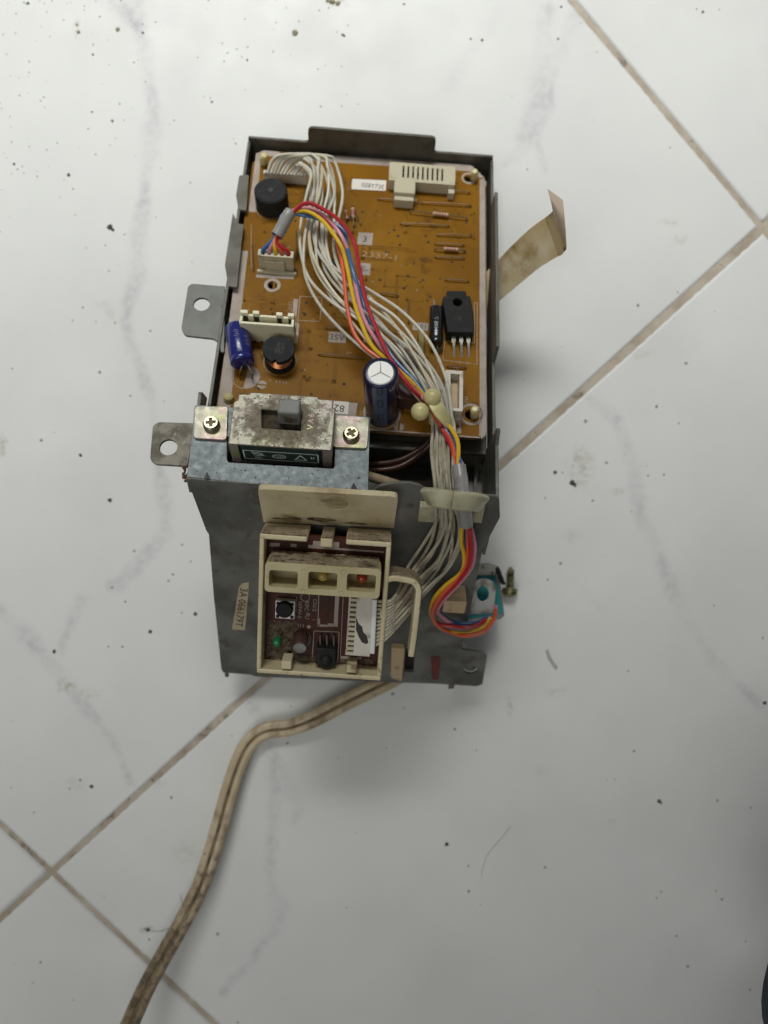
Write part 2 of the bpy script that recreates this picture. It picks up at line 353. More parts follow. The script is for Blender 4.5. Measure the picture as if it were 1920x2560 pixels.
def cord_grime():
    nt = M['cord'].node_tree; N = nt.nodes; L = nt.links; b = N['Principled BSDF']; src = b.inputs['Base Color'].links[0].from_socket
    tc = N.new('ShaderNodeTexCoord'); sp = N.new('ShaderNodeSeparateXYZ'); L.new(tc.outputs['Object'], sp.inputs[0])
    def noise(sc, det=5):
        n = N.new('ShaderNodeTexNoise'); n.inputs['Scale'].default_value = sc; n.inputs['Detail'].default_value = det; n.inputs['Roughness'].default_value = .65; L.new(tc.outputs['Object'], n.inputs['Vector']); return n.outputs['Fac']
    def mr(x, a, b_, c, d):
        r = N.new('ShaderNodeMapRange'); r.inputs[1].default_value = a; r.inputs[2].default_value = b_; r.inputs[3].default_value = c; r.inputs[4].default_value = d; L.new(x, r.inputs[0]); return r.outputs[0]
    ad = N.new('ShaderNodeMath'); ad.operation = 'ADD'; L.new(mr(sp.outputs['Y'], -.085, -.175, 0, 1), ad.inputs[0]); L.new(mr(noise(210), .3, .7, -.38, .38), ad.inputs[1])
    dk = N.new('ShaderNodeMix'); dk.data_type = 'RGBA'; L.new(mr(noise(380), .42, .6, 0, 1), dk.inputs[0]); dk.inputs[6].default_value = (.27, .20, .12, 1); dk.inputs[7].default_value = (.055, .04, .025, 1)
    mx = N.new('ShaderNodeMix'); mx.data_type = 'RGBA'; L.new(mr(ad.outputs[0], .42, .80, 0, .85), mx.inputs[0]); L.new(src, mx.inputs[6]); L.new(dk.outputs[2], mx.inputs[7]); L.new(mx.outputs[2], b.inputs['Base Color'])
cord_grime()
M['cord_groove'] = mat('cord_groove_grime', (.17, .115, .065), .8, var=((.30, .22, .13), 70, .5, .68), dirt=[((.06, .04, .02), 200, .5, .66)])
M['redmark'] = mat('red_paint', (.13, .016, .013), .5, dirt=[((.06, .02, .018), 300, .5, .7)])
M['grout'] = mat('grout', (.52, .46, .38), .9, var=((.40, .335, .26), 70, .35, .65), dirt=[((.14, .115, .088), 95, .55, .72), ((.10, .08, .06), 420, .62, .74), ((.56, .50, .44), 60, .58, .75)], bump=(900, .3, .2))
M['speck'] = mat('dirt_specks', (.07, .07, .064), .9)
M['speck_pale'] = mat('pale_specks', (.34, .335, .315), .9)
M['speck_tan'] = mat('tan_crumb', (.30, .27, .18), .9)
M['hair'] = mat('hair', (.42, .41, .39), .6)
M['led_y'] = mat('amber_led', (.62, .45, .10), .12, spec=.8, trans=.3)
M['led_r'] = mat('red_led', (.45, .05, .012), .12, spec=.8, trans=.3)
M['led_g'] = mat('green_led', (.01, .20, .07), .25, dirt=[((.06, .06, .04), 500, .5, .65)])
M['amber_film'] = mat('amber_film', (.22, .17, .02), .35)
M['ceramic_blue'] = mat('blue_ceramic', (.02, .13, .24), .35)
M['resistor'] = mat('resistor_body', (.50, .36, .24), .4)
M['band'] = mat('resistor_band', (.35, .06, .05), .4)

def tile_material():
    m = bpy.data.materials.new('veined_white_tile'); m.use_nodes = True; nt = m.node_tree; N = nt.nodes; L = nt.links
    b = N['Principled BSDF']
    av = N.new('ShaderNodeAttribute'); av.attribute_name = 'vein'
    ast = N.new('ShaderNodeAttribute'); ast.attribute_name = 'stain'
    tc = N.new('ShaderNodeTexCoord')
    def noise(sc, det=4):
        n = N.new('ShaderNodeTexNoise'); n.inputs['Scale'].default_value = sc; n.inputs['Detail'].default_value = det
        L.new(tc.outputs['Object'], n.inputs['Vector']); return n.outputs['Fac']
    def rng_(x, a, b_, c, d):
        r = N.new('ShaderNodeMapRange'); r.inputs[1].default_value = a; r.inputs[2].default_value = b_; r.inputs[3].default_value = c; r.inputs[4].default_value = d
        L.new(x, r.inputs[0]); return r.outputs[0]
    def mul(a, b_):
        q = N.new('ShaderNodeMath'); q.operation = 'MULTIPLY'; L.new(a, q.inputs[0]); L.new(b_, q.inputs[1]); return q.outputs[0]
    def mix(fac, a, c2):
        x = N.new('ShaderNodeMix'); x.data_type = 'RGBA'; L.new(fac, x.inputs[0])
        if isinstance(a, tuple): x.inputs[6].default_value = (*a, 1)
        else: L.new(a, x.inputs[6])
        x.inputs[7].default_value = (*c2, 1); return x.outputs[2]
    base = mix(rng_(noise(22, 3), .35, .7, 0, 1), (.76, .77, .76), (.72, .73, .725))
    c = mix(mul(mul(mul(av.outputs['Fac'], rng_(noise(90, 6), .34, .62, .48, 1)), rng_(noise(28, 4), .36, .6, .6, 1.0)), rng_(noise(330, 8), .38, .60, .45, 1.15)), base, (.46, .46, .51))
    c = mix(mul(ast.outputs['Fac'], rng_(noise(420, 5), .42, .6, .15, 1)), c, (.42, .39, .31))
    c = mix(rng_(noise(11, 5), .46, .70, 0, .30), c, (.64, .64, .62))
    c = mix(rng_(noise(1500, 2), .70, .77, 0, .45), c, (.33, .32, .28))
    c = mix(rng_(noise(260, 4), .66, .80, 0, .18), c, (.50, .48, .42))
    L.new(c, b.inputs['Base Color'])
    L.new(rng_(noise(55, 6), .3, .7, .24, .46), b.inputs['Roughness'])
    b.inputs['Specular IOR Level'].default_value = .09
    bp = N.new('ShaderNodeBump'); bp.inputs['Strength'].default_value = .10; bp.inputs['Distance'].default_value = .0004
    L.new(noise(160, 3), bp.inputs['Height']); L.new(bp.outputs[0], b.inputs['Normal'])
    return m
M['tile'] = tile_material()

# ------------------------------------------------------------------ floor: grout bed and tiles
def g2(px, py): p = G(px, py); return np.array([p.x, p.y])
P1 = g2(1906, 570); P2 = g2(130, 2180); TS = np.linalg.norm(P1 - P2); u = (P1 - P2) / TS
vA = g2(1427.6, 0) - P1; vA /= np.linalg.norm(vA); vC = g2(0, 2059) - P2; vC /= np.linalg.norm(vC)
vdir = lambda i: vC if i <= 0 else vA
node = lambda i, j: P2 + u * TS * i + vdir(i) * TS * j
VEINS = [
 ([(275,0,26),(310,20,22),(340,60,20),(360,110,18),(366,160,20),(375,220,14),(382,270,12),(390,300,26),(378,340,30),(372,390,24),(365,430,10),(362,490,18),(352,560,20),(345,640,28),(338,700,24),(320,760,16),(314,810,12),(320,850,10),(345,900,12),(360,950,10),(383,1000,12),(386,1060,9),(395,1180,10),(412,1230,22),(416,1300,16),(402,1340,22),(370,1380,20),(340,1420,18),(300,1460,16),(278,1466,8)], .75),
 ([(200,1500,14),(185,1550,14),(165,1590,8),(150,1630,6)], .6),
 ([(0,1525,14),(60,1580,20),(130,1660,18),(170,1720,12),(250,1810,10),(300,1890,8),(325,1955,5)], .6),
 ([(345,0,8),(352,30,6),(362,70,5)], .4),
 ([(400,10,26),(430,30,24),(440,60,10)], .3),
 ([(1368,28,22),(1360,80,32),(1366,130,44),(1355,200,40),(1345,260,36),(1326,310,28),(1306,350,16),(1298,375,6)], .55),
 ([(1442,36,24),(1412,90,14),(1395,140,26)], .55),
 ([(1392,150,7),(1376,230,7),(1370,280,7),(1341,320,7),(1345,360,6),(1350,390,5),(1362,425,4)], .6),
 ([(1338,325,7),(1320,365,8),(1290,395,8),(1240,425,5)], .55),
 ([(1310,365,8),(1285,385,7),(1258,418,6)], .5),
 ([(1467,994,5),(1500,1020,7),(1534,1043,16),(1561,1107,12),(1584,1174,24),(1598,1256,18),(1607,1305,18),(1643,1355,14),(1665,1437,14),(1697,1500,24),(1710,1536,12),(1747,1595,12),(1787,1653,12),(1833,1700,12),(1875,1742,12),(1930,1795,12)], .6),
 ([(1430,1450,6),(1470,1490,6),(1510,1525,5)], .3),
 ([(625,1746,16),(655,1810,12),(677,1873,20),(689,1960,22),(683,2047,12),(677,2134,16),(680,2221,12),(700,2261,24),(689,2325,8),(648,2365,14),(631,2406,10),(579,2446,8),(558,2481,5)], .6),
 ([(690,1880,10),(712,1949,24),(746,2024,14),(735,2050,8)], .4),
 ([(270,760,5),(278,790,4)], .4), ([(1250,20,16),(1180,120,18),(1120,220,20)], .16),
]
STAINS = [(1452,1165,34,48,.55),(1447,1200,14,14,.5),(3,1110,16,22,.9),(6,1135,14,10,.5),(165,1715,26,18,.7),(220,1735,30,14,.4),(840,4,26,10,.9),(735,82,6,6,.9),(294,72,5,5,.9),(192,70,10,26,.5),
 (1275,1768,8,32,.5),(1392,1730,30,9,.45),(1352,1925,18,12,.3),(1530,2060,14,10,.35),(368,2324,20,10,.9),(258,2240,8,12,.5),(1675,555,30,8,.35),(1700,600,26,12,.3),(1430,1340,26,18,.25),(1600,885,40,14,.3),(250,760,14,8,.3),(470,2130,40,30,.25),(1545,1230,20,12,.4),(395,1960,20,8,.4),(190,1960,26,20,.25)]
def px_of(xy): return xy[:, 0] / (H * 1000) * F + 960, -xy[:, 1] / (H * 1000) * F + 1280
def fields(xy):
    X, Y = px_of(xy); v = np.zeros(len(X)); wob = 2.2 * np.sin(X * .031 + Y * .045) + 1.6 * np.sin(Y * .083 - X * .057) + 1.0 * np.sin(X * .19 + Y * .13) + 1.6 * np.sin(X * .013 - Y * .021)
    for pts, st in VEINS:
        for a, b in zip(pts[:-1], pts[1:]):
            dx, dy = b[0] - a[0], b[1] - a[1]; t = np.clip(((X - a[0]) * dx + (Y - a[1]) * dy) / (dx * dx + dy * dy), 0, 1)
            d = np.hypot(X - a[0] - dx * t, Y - a[1] - dy * t) + wob; w = (a[2] + (b[2] - a[2]) * t) * .5
            v = np.maximum(v, st * (.72 + .28 * np.sin(Y * .027 + X * .019)) * np.clip(1.3 - d / np.maximum(w * 1.4 + 8, 12), 0, 1) ** 1.15)
    s = np.zeros(len(X))
    for x, y, rx, ry, st in STAINS:
        d = np.hypot((X - x) / rx, (Y - y) / ry) + .12 * np.sin(X * .3 + Y * .17) + .1 * np.sin(Y * .37)
        s = np.maximum(s, st * np.clip(1.5 - 1.2 * d, 0, 1))
    return v, s
floor = bpy.data.objects.new('floor', None); COL.objects.link(floor); WORLD[floor.name] = ID
# the floor itself is the grout bed
mb = MB(); mb.box(-1500, 1500, -1500, 1500, -12, -.07)
bpy.data.objects.remove(floor); WORLD.pop('floor', None)
floor = obj('floor', mb, M['grout']); floor['kind'] = 'structure'; floor['label'] = 'white veined floor tiles with beige grout lines'
gv = {0: 1.9, 1: 2.3}; 
def corner(i, j, si, sj):
    gu = (3.3 if i >= 1 else 2.1) if j == 0 else 2.2
    return node(i, j) + u * si * gv.get(i, 2.4) / 2 + vdir(i) * sj * gu / 2
def make_tile(i, j, n):
    c = [corner(i, j, 1, 1), corner(i + 1, j, -1, 1), corner(i + 1, j + 1, -1, -1), corner(i, j + 1, 1, -1)]
    a = np.linspace(0, 1, n + 1); A, B = np.meshgrid(a, a); A = A.ravel(); B = B.ravel()
    xy = np.outer((1 - A) * (1 - B), c[0]) + np.outer(A * (1 - B), c[1]) + np.outer(A * B, c[2]) + np.outer((1 - A) * B, c[3])
    # keep the tile edges a little uneven, as set by hand
    z = np.zeros(len(A)); edge = np.minimum(np.minimum(A, 1 - A), np.minimum(B, 1 - B)) * TS
    z -= np.clip(1 - edge / .9, 0, 1) * .03
    em = (edge < TS / n * .6)[:, None]
    xy = xy + em * np.column_stack([np.sin(xy[:, 1] * .61 + xy[:, 0] * .9) + np.sin(xy[:, 1] * 1.9), np.sin(xy[:, 0] * .57 - xy[:, 1] * .8) + np.sin(xy[:, 0] * 2.1)]) * .09
    top = np.column_stack([xy, z]); k = (n + 1) ** 2
    idx = np.arange(k).reshape(n + 1, n + 1)
    q = np.stack([idx[:-1, :-1], idx[:-1, 1:], idx[1:, 1:], idx[1:, :-1]], -1).reshape(-1, 4)
    ring = np.concatenate([idx[0, :-1], idx[:-1, -1], idx[-1, :0:-1], idx[:0:-1, 0]])
    low = top[ring].copy(); low[:, 2] = -8; r = len(ring); li = k + np.arange(r)
    sq = np.stack([ring, li, np.roll(li, -1), np.roll(ring, -1)], -1)
    V = np.vstack([top, low]) / 1000; Fq = np.vstack([q, sq])
    me = bpy.data.meshes.new('tile'); me.vertices.add(len(V)); me.vertices.foreach_set('co', V.ravel())
    me.loops.add(Fq.size); me.loops.foreach_set('vertex_index', Fq.ravel().astype(np.int32))
    me.polygons.add(len(Fq)); me.polygons.foreach_set('loop_start', np.arange(0, Fq.size, 4, dtype=np.int32))
    me.update(calc_edges=True); me.validate()
    if n > 30:
        v, s = fields(np.vstack([top, low])[:, :2])
        for nm, d in (('vein', v), ('stain', s)):
            at = me.attributes.new(nm, 'FLOAT', 'POINT'); at.data.foreach_set('value', d.astype(np.float32))
    me.materials.append(M['tile'])
    o = bpy.data.objects.new('tile', me); COL.objects.link(o); o.parent = floor
    return o
for i, j, n in ((0, 0, 300), (1, 0, 220), (0, -1, 300), (-1, 0, 160), (-1, -1, 200), (1, -1, 160), (0, 1, 12), (1, 1, 12), (-1, 1, 12), (0, -2, 12), (-1, -2, 12), (1, -2, 12), (2, 0, 12), (2, -1, 12), (-2, 0, 12), (-2, -1, 12)):
    make_tile(i, j, n)

# dirt lying on the tiles
mb = MB()
def crumb(px, py, r, mi=0):
    p = G(px, py); R = r * H * 1000 / F; n = 7; a0 = random.random() * 6
    top = [(p.x + R * random.uniform(.35, .75) * math.cos(a0 + 2 * PI * k / n), p.y + R * random.uniform(.35, .75) * math.sin(a0 + 2 * PI * k / n), R * random.uniform(.25, .6)) for k in range(n)]
    bot = [(p.x + R * random.uniform(.6, 1.15) * math.cos(a0 + 2 * PI * k / n), p.y + R * random.uniform(.6, 1.15) * math.sin(a0 + 2 * PI * k / n), .02) for k in range(n)]
    mb.add(bot + top, [tuple(range(n, 2 * n))] + [(k, (k + 1) % n, n + (k + 1) % n, n + k) for k in range(n)], mi)
for x, y, r in ((70,8,6),(40,34,3),(8,86,3),(39,83,3),(232,136,4),(357,82,4),(335,155,3),(275,568,10),(283,575,6),(172,437,6),(35,410,5),(230,280,4),(281,302,5),(530,255,4),(526,245,3),(618,150,4),(592,123,3),(560,153,3),(556,108,3),(619,118,3),(690,57,3),(857,87,5),(861,90,4),(1010,10,4),(1177,97,4),(1205,100,5),(1395,97,4),(1403,18,4),(1757,30,5),(1492,130,3),(1798,24,3),(1464,1053,6),(1641,1016,6),(1715,908,6),(1595,763,6),(1388,1181,7),(1407,1181,4),(1516,1156,5),(1482,1251,5),(1401,1408,6),(1430,1206,9),(1437,1213,7),(1363,1245,4),(1620,1189,4),(1660,1186,4),(1579,1279,3),(1369,1449,4),(1648,2003,8),(1653,2008,5),(1117,2110,8),(1793,2001,5),(1877,2019,4),(1805,2248,5),(1719,2416,6),(1875,2474,4),(982,1735,6),(1653,2229,4),(1691,2340,4),(1362,2168,5),(1172,2228,5),(1171,2165,4),(1137,1823,5),(1585,1877,5),(1912,1757,7),(229,1966,7),(174,1972,4),(200,1950,5),(101,2406,5),(370,2324,7),(362,2322,5),(373,2349,4),(544,2335,6),(428,1994,5),(718,1858,5),(85,2031,4),(82,2457,3),(201,1138,7),(275,1250,8),(375,1579,7),(135,1629,7),(488,1535,7),(271,1616,4),(306,1616,4),(103,1100,6),(280,1468,5),(249,930,6),(326,989,4),(313,1504,4),(335,1377,5),(421,1452,4),(432,1436,4),(455,1362,4),(240,804,3),(288,807,4),(376,827,4)):
    crumb(x, y, r * .8, 0 if r > 6 or (y < 600 and r > 3) else 2)
for x, y, r in ((738,82,8),(735,86,6),(294,74,6),(196,80,5),(192,62,4),(830,4,9),(845,8,7),(818,2,6)): crumb(x, y, r, 1)
for k in range(130):
    x = random.random() ** 1.5 * 900; y = random.random() ** 1.6 * 620; crumb(x, y, random.uniform(1.0, 2.4), random.choice((0, 0, 1, 2)))
for k in range(70): crumb(random.uniform(0, 1920), random.uniform(0, 2560), random.uniform(1.2, 3.0), random.choice((1, 2, 2, 2)))
o = obj('dirt_specks', mb, [M['speck'], M['speck_tan'], M['speck_pale']]); o['kind'] = 'stuff'; o['label'] = 'dark grit and crumbs scattered over the white tiles'
def hair(pts, label, r=.09):
    mb = MB(); mb.tube(smooth_path([G(x, y, .25) for x, y in pts], 6), r, 5)
    o = obj('hair_strand', mb, M['hair']); o['label'] = label; o['category'] = 'hair'; return o
hair([(450,2236),(455,2262),(450,2290),(430,2316),(400,2328),(375,2327)], 'fine curved hair lying on the tile left of the cord')
hair([(1278,2065),(1245,2105),(1220,2135),(1207,2170),(1203,2190)], 'faint straight hair lying on the open tile at lower right')
mb = MB(); mb.sweep(smooth_path([G(x, y, .4) for x, y in ((1367,1625),(1372,1640),(1382,1658),(1392,1670))], 5), [(.5, -.15), (.5, .15), (-.5, .15), (-.5, -.15)], up=(0, 0, 1))
o = obj('lint_scrap', mb, M['hair']); o['label'] = 'short grey scrap of lint on the tile right of the steel foot'; o['category'] = 'lint'

# ------------------------------------------------------------------ control box: bent steel chassis
box = thing('control_box', 'dusty grey steel chassis with tray on top and sloping front panel standing on the tiles', 'control box', (0, -20, 0))
y_end = P(1060, 1128, -7)[1]
mb = MB(PF); mb.prism([(-1.2, y_end), (BW + 1.2, y_end), (BW + 1.2, BL + 2), (-1.2, BL + 2)], -7.5, -6.5)
x0, _ = P(925, 1105, -6.4); x1, _ = P(1052, 1115, -6.4)
mb.box(x0 - 35, x1, P(1000, 1124, -5.6)[1], P(1000, 1104, -5.6)[1], -6.5, -5.6)
obj('tray_floor', mb, M['tray'], box, .5)
yl = P(1000, 1290, -19)[1]
mb = MB(PF); mb.prism([(-1, yl - 8), (BW + 2.2, yl - 8), (BW + 2.2, y_end - .2), (-1, y_end - .2)], -20, -19)
mb.box(-1, BW + 2.2, y_end - .2, y_end + .8, -20, -7.6)
obj('inner_plate', mb, M['tray'], box)
xb0 = P(768, 331, 10)[0]; xb1 = P(1091, 350, 10)[0]
mb = MB(PF); mb.prism(round_poly([(-2.2, -7.5), (BW + 2.2, -7.5), (BW + 2.2, 3.6), (xb1, 3.6), (xb1, 10), (xb0, 10), (xb0, 3.6), (-2.2, 3.6)], [0, 0, .6, 1.2, 2, 2, 1.2, .6]), BL + 1.6, BL + 2.6, ax='xz')
obj('back_wall', mb, M['tray'], box, .15)
mb = MB(PF); yt0 = P(1233, 868, 9)[1]; yt1 = P(1233, 482, 9)[1]; yt2 = P(1229, 905, 2)[1]
mb.prism([(-2, -7.5), (BL + 1.5, -7.5), (BL + 1.5, 2.2), (yt1, 2.2), (yt1, 9.5), (yt0, 9.5), (yt2, 2.0), (-2, 2.0)], BW + 1.5, BW + 2.5, ax='yz')
obj('side_wall', mb, M['tray'], box, .15)
mb = MB(PF); mb.prism([(-4, -7.5), (BL + 1.5, -7.5), (BL + 1.5, 2.2), (-4, 1.5)], -2.4, -1.4, ax='yz')
obj('side_wall', mb, M['tray'], box, .15)
def plate(name, pts, h0, h1, m, fr=PF, pk=P, holes=(), r=0, bevel=.12, parent=box, label=None):
    mb = MB(fr); poly = [pk(x, y, h1) for x, y in pts]
    mb.prism(round_poly(poly, r) if r else poly, h0, h1, holes)
    return obj(name, mb, m, parent, bevel, label)
plate('side_flap', [(622, 437), (598, 438), (590, 488), (596, 524), (616, 526)], 1.2, 2.3, M['tray'], r=.6)
plate('side_flap', [(609, 560), (597, 560), (582, 533), (562, 662), (571, 715), (592, 718)], 1.2, 2.3, M['tray'], r=.4)
cx, cy = P(504, 760, 1.2); cxr = P(524.5, 760, 1.2)[0] - cx
plate('mounting_ear', [(562, 716), (480, 709), (470, 716), (453, 822), (462, 838), (535, 846), (549, 858), (552, 880), (560, 880)], .2, 1.2, M['ear'], holes=[circ(cx, cy, cxr)], r=[0, .6, .6, 1, 1, 1, 1, 0, 0])
# switch bracket (upper front left)
FH = HFL
gf = lambda x, y: P(x, y, FH)
cut = round_poly([gf(567, 1090), gf(567, 1150), gf(572, 1156), gf(836, 1172), gf(838, 1100)], .8)
outer = [gf(487, 1012), gf(482, 1068), gf(467, 1196), gf(920, 1229), gf(924, 1083), gf(926, 1042)]
mb = MB(PF); mb.prism(round_poly(outer, [.8, 0, 0, 0, .4, .8]), FH - 1, FH, [cut])
obj('switch_bracket', mb, M['steel'], box, .3, 'pale blue grey bracket plate under the switch')
# two small pressed gussets on the fold
mb = MB(PF)
for (x, y) in ((517, 1196), (884, 1222)):
    a = gf(x, y - 16); bL = gf(x - 9, y + 2); bR = gf(x + 11, y + 3)
    mb = MB(PF); mb.add([(a[0], a[1], FH + .05), (bL[0], bL[1], FH + .05), (bR[0], bR[1], FH + .05), ((bL[0] + bR[0]) / 2, bL[1] - .2, FH + .9)], [(0, 1, 3), (0, 3, 2), (1, 2, 3)])
    obj('pressed_gusset', mb, M['panel'], box)
# front panel
fp = [(467, 1196), (470, 1206), (515, 1326), (522, 1337), (534, 1489), (553, 1673), (558, 1682), (626, 1687), (640, 1692), (962, 1706), (1074, 1709), (1192, 1716), (1206, 1711), (1218, 1641), (1210, 1633), (1154, 1624), (1157, 1618), (1206, 1377), (1211, 1368), (1250, 1294), (1248, 1245), (1236, 1240), (1203, 1241), (1194, 1250), (1199, 1261), (1205, 1270), (1195, 1292), (1060, 1282), (1066, 1258), (1072, 1240), (1064, 1224), (1050, 1214), (1026, 1208), (978, 1208), (950, 1215), (934, 1226), (922, 1232)]
hc, hr = Q(1177, 1675), Q(1194, 1675)[0] - Q(1177, 1675)[0]
sl = [Q(1014, 1622), Q(1037, 1624), Q(1034, 1682), Q(1010, 1680)]
mb = MB(FF); poly = [Q(x, y) for x, y in fp]
mb.prism(poly, -1.0, 0, [circ(hc[0], hc[1], hr, 20), sl])
obj('front_panel', mb, M['panel'], box, .15)
a_ = Q(1000, 1610); b_ = Q(1048, 1695); mb = MB(FF); mb.box(a_[0], b_[0], b_[1], a_[1], -5, -3.5); obj('slot_dark_plate', mb, M['ink'], box)  # black plate added behind the slot, standing in for its shade
mb = MB(FF); mb.lathe(hc[0], hc[1], [(hr * .95, -2.5), (hr * .95, -1.4), (hr * .6, -.5), (.3, -.2)], 18)
obj('screw_boss', mb, M['panel'], box)
mb = MB(FF)
for x, y in ((565, 1683), (1130, 1712)):
    a = Q(x - 5, y - 4); b = Q(x + 5, y + 13); mb = MB(FF); mb.box(a[0], b[0], b[1], a[1], -1.6, -.4)
    obj('locating_pin', mb, M['panel'], box, .2)
# cheeks behind the panel on both sides
pin = PF.inverted()
def panel_yz(t): q = pin @ (FF @ Vector((0, -t, -1.2))); return (q.y, q.z)
yf = (pin @ (FF @ Vector((0, 0, 0)))).y
def cheek(x, tip_y, tip_h, base_y):
    lo = panel_yz(95); mid = panel_yz(40); top = panel_yz(1)
    mb = MB(PF); mb.prism([(top[0], FH - 1.1), (base_y, FH - 1.1), (tip_y - .6, tip_h - .3), (tip_y, tip_h), (tip_y + .8, tip_h - 1), (tip_y + 4, FH - 9), (tip_y + 14, -6), (tip_y + 14, -12), lo, mid], x, x + 1, ax='yz')
    return mb
xl = gf(484, 1060)[0]; xr = P(1246, 1200, FH)[0]
def spike(x, tip_y, tip_h, base_y, drop_):
    top = panel_yz(1); mb = MB(PF)
    mb.prism([(top[0], FH - 1.1), (base_y, FH - 1.1), (tip_y - .6, tip_h - .3), (tip_y, tip_h), (tip_y + .8, tip_h - 1), (tip_y + 3, FH - drop_), (panel_yz(drop_)[0] + 1, FH - drop_)], x, x + 1, ax='yz'); return mb
obj('side_plate', spike(xl + .1, P(497, 981, FH + 1)[1], FH + 1, P(483, 1050, FH)[1], 7), M['panel'], box, .15)
obj('side_plate', spike(xr - .6, P(1245, 1072, FH + 2)[1], FH + 2, P(1248, 1110, FH)[1], 24), M['panel'], box, .15)
for xx, t0 in (((pin @ QW(556, 1665)).x + .6, 30), ((pin @ QW(1160, 1600)).x - 1.6, 34)):
    mb = MB(PF); lo = panel_yz(94); mid = panel_yz(t0); mb.prism([mid, (yl, -20.5), (y_end + 30, -8), (y_end + 30, -14), (yl, -40), lo], xx, xx + 1, ax='yz'); obj('side_plate', mb, M['panel'], box, .15)
cx, cy = P(421, 1118, FH - 3); cxr = P(443.5, 1118, FH - 3)[0] - cx
plate('mounting_ear', [(486, 1058), (396, 1055), (382, 1064), (375, 1148), (388, 1160), (469, 1165)], FH - 4, FH - 3, M['ear_brown'], holes=[circ(cx, cy, cxr)], r=[0, .8, .8, .8, .8, 0], label='brown tarnished ear beside the switch bracket')
# crumbs of rust at the torn corner
mb = MB()
for k in range(14):
    c = C(463 + random.uniform(-6, 5), 1185 + random.uniform(-22, 20), 215 + random.uniform(0, 2)); mb.ball(c, random.uniform(.25, .8), 6)
o = obj('torn_edge', mb, M['rust'], box)
# sticker, red mark, pegs
mb = MB(FF); mb.prism([Q(598, 1466), Q(606, 1458), Q(623, 1455), Q(613, 1574), Q(580, 1573)], .05, .2)
st = obj('paper_sticker', mb, M['sticker'], box)
mb = MB(FF); a = Q(611, 1470); b = Q(597, 1565); ang = math.degrees(math.atan2(b[1] - a[1], b[0] - a[0])); L_ = math.hypot(b[0] - a[0], b[1] - a[1])
w = glyphs('3A 066179T')[2]; sz = 2.5
mb.text('3A 066179T', (a[0] + b[0]) / 2, (a[1] + b[1]) / 2, sz, .26, ang, sx=L_ / (w * sz))
printed('lettering', mb, M['ink'], st)
mb = MB(FF); mb.prism(round_poly([Q(1077, 1640), Q(1102, 1641), Q(1096, 1699), Q(1080, 1698)], 1), .03, .1); obj('paint_mark', mb, M['redmark'], box)
mb = MB(FF); a = Q(979, 1616, 1.5); b = Q(1012, 1618, 1.5); c = Q(1004, 1700, 1.5); d = Q(977, 1690, 1.5)
mb.prism(round_poly([d, c, b, a], .6), .05, 2.2); obj('plastic_latch', mb, M['tan'], box, .3)
mb = MB(FF); a = Q(1111, 1502, 7); b = Q(1167, 1505, 7); c = Q(1161, 1534, 7); d = Q(1106, 1530, 7)
mb.prism(round_poly([d, c, b, a], .5), .05, 7); obj('plastic_peg', mb, M['tan'], box, .5)
# nylon wire saddle in the notch
mb = MB(FF)
sA = [QW(1066, 1240, 4), QW(1082, 1243, 6.5), QW(1106, 1247, 7.5), QW(1129, 1250, 7.5)]
sB = [QW(1131, 1250, 8.2), QW(1160, 1253, 8.2), QW(1186, 1255, 7), QW(1205, 1258, 4)]
saddle_sec = round_poly([(2.6, -1.1), (2.6, 1.1), (-2.6, 1.1), (-2.6, -1.1)], .7)
mw = MB(); mw.sweep(smooth_path(sA, 5), saddle_sec, up=camd((0, .35, -.95))); mw.sweep(smooth_path(sB, 5), [(x * 1.02, y) for x, y in saddle_sec], up=camd((0, .35, -.95)))
for (x0, y0, x1, y1) in ((1045, 1262, 1094, 1298), (1178, 1262, 1212, 1300)):
    q0 = Q(x0, y1, 1.5); q1 = Q(x1, y0, 1.5); z0 = .1
    c8 = [toworld(FF, (a, b, c)) for c in (z0, 2.6) for a, b in ((q0[0], q0[1]), (q1[0], q0[1]), (q1[0], q1[1]), (q0[0], q1[1]))]
    mw.hexa(c8[:4], c8[4:])
obj('wire_saddle', mw, M['nylon_dirty'], box, .6, seg=3)
# brown wire pair and cream cord stub in the gap behind the switch
for k, dy in enumerate((0, 16)):
    mb = MB(); mb.tube(smooth_path([PW(1098, 1050 + dy * .3, 2), PW(1085, 1088 + dy * .5, 0), PW(1052, 1122 + dy * .7, -3), PW(1000, 1150 + dy, -4), PW(940, 1160 + dy, -5), PW(890, 1160 + dy, -8), PW(840, 1150 + dy, -12)], 8), .95, 10)
    obj('wire', mb, M['brown'], box, 0, 'dark brown wire curving under the switch bracket')
mb = MB(); mb.tube(smooth_path([PW(900, 1185, 1), PW(940, 1196, 0), PW(985, 1210, -2), PW(1030, 1228, -5), PW(1060, 1245, -9)], 6), 1.5, 10)
obj('cord_end', mb, M['cord'], box)
# stained fibre strip sticking out on the right
def strip_part(rows, m, name, parent, label=None, t=.25):
    mb = MB(); n = len(rows); vs = []
    for a, b in rows: vs += [a, b]
    nrm = Vector((0, 0, 1))
    vt = [Vector(p) + nrm * t for p in vs]; fs = []
    for i in range(n - 1):
        fs += [(2 * i, 2 * i + 1, 2 * i + 3, 2 * i + 2), (2 * n + 2 * i, 2 * n + 2 * i + 2, 2 * n + 2 * i + 3, 2 * n + 2 * i + 1), (2 * i, 2 * i + 2, 2 * n + 2 * i + 2, 2 * n + 2 * i), (2 * i + 1, 2 * n + 2 * i + 1, 2 * n + 2 * i + 3, 2 * i + 3)]
    fs += [(0, 2 * n, 2 * n + 1, 1), (2 * n - 2, 2 * n - 1, 4 * n - 1, 4 * n - 2)]
    return obj(name, mb.add(vs + vt, fs, 0, True), m, parent, 0, label)
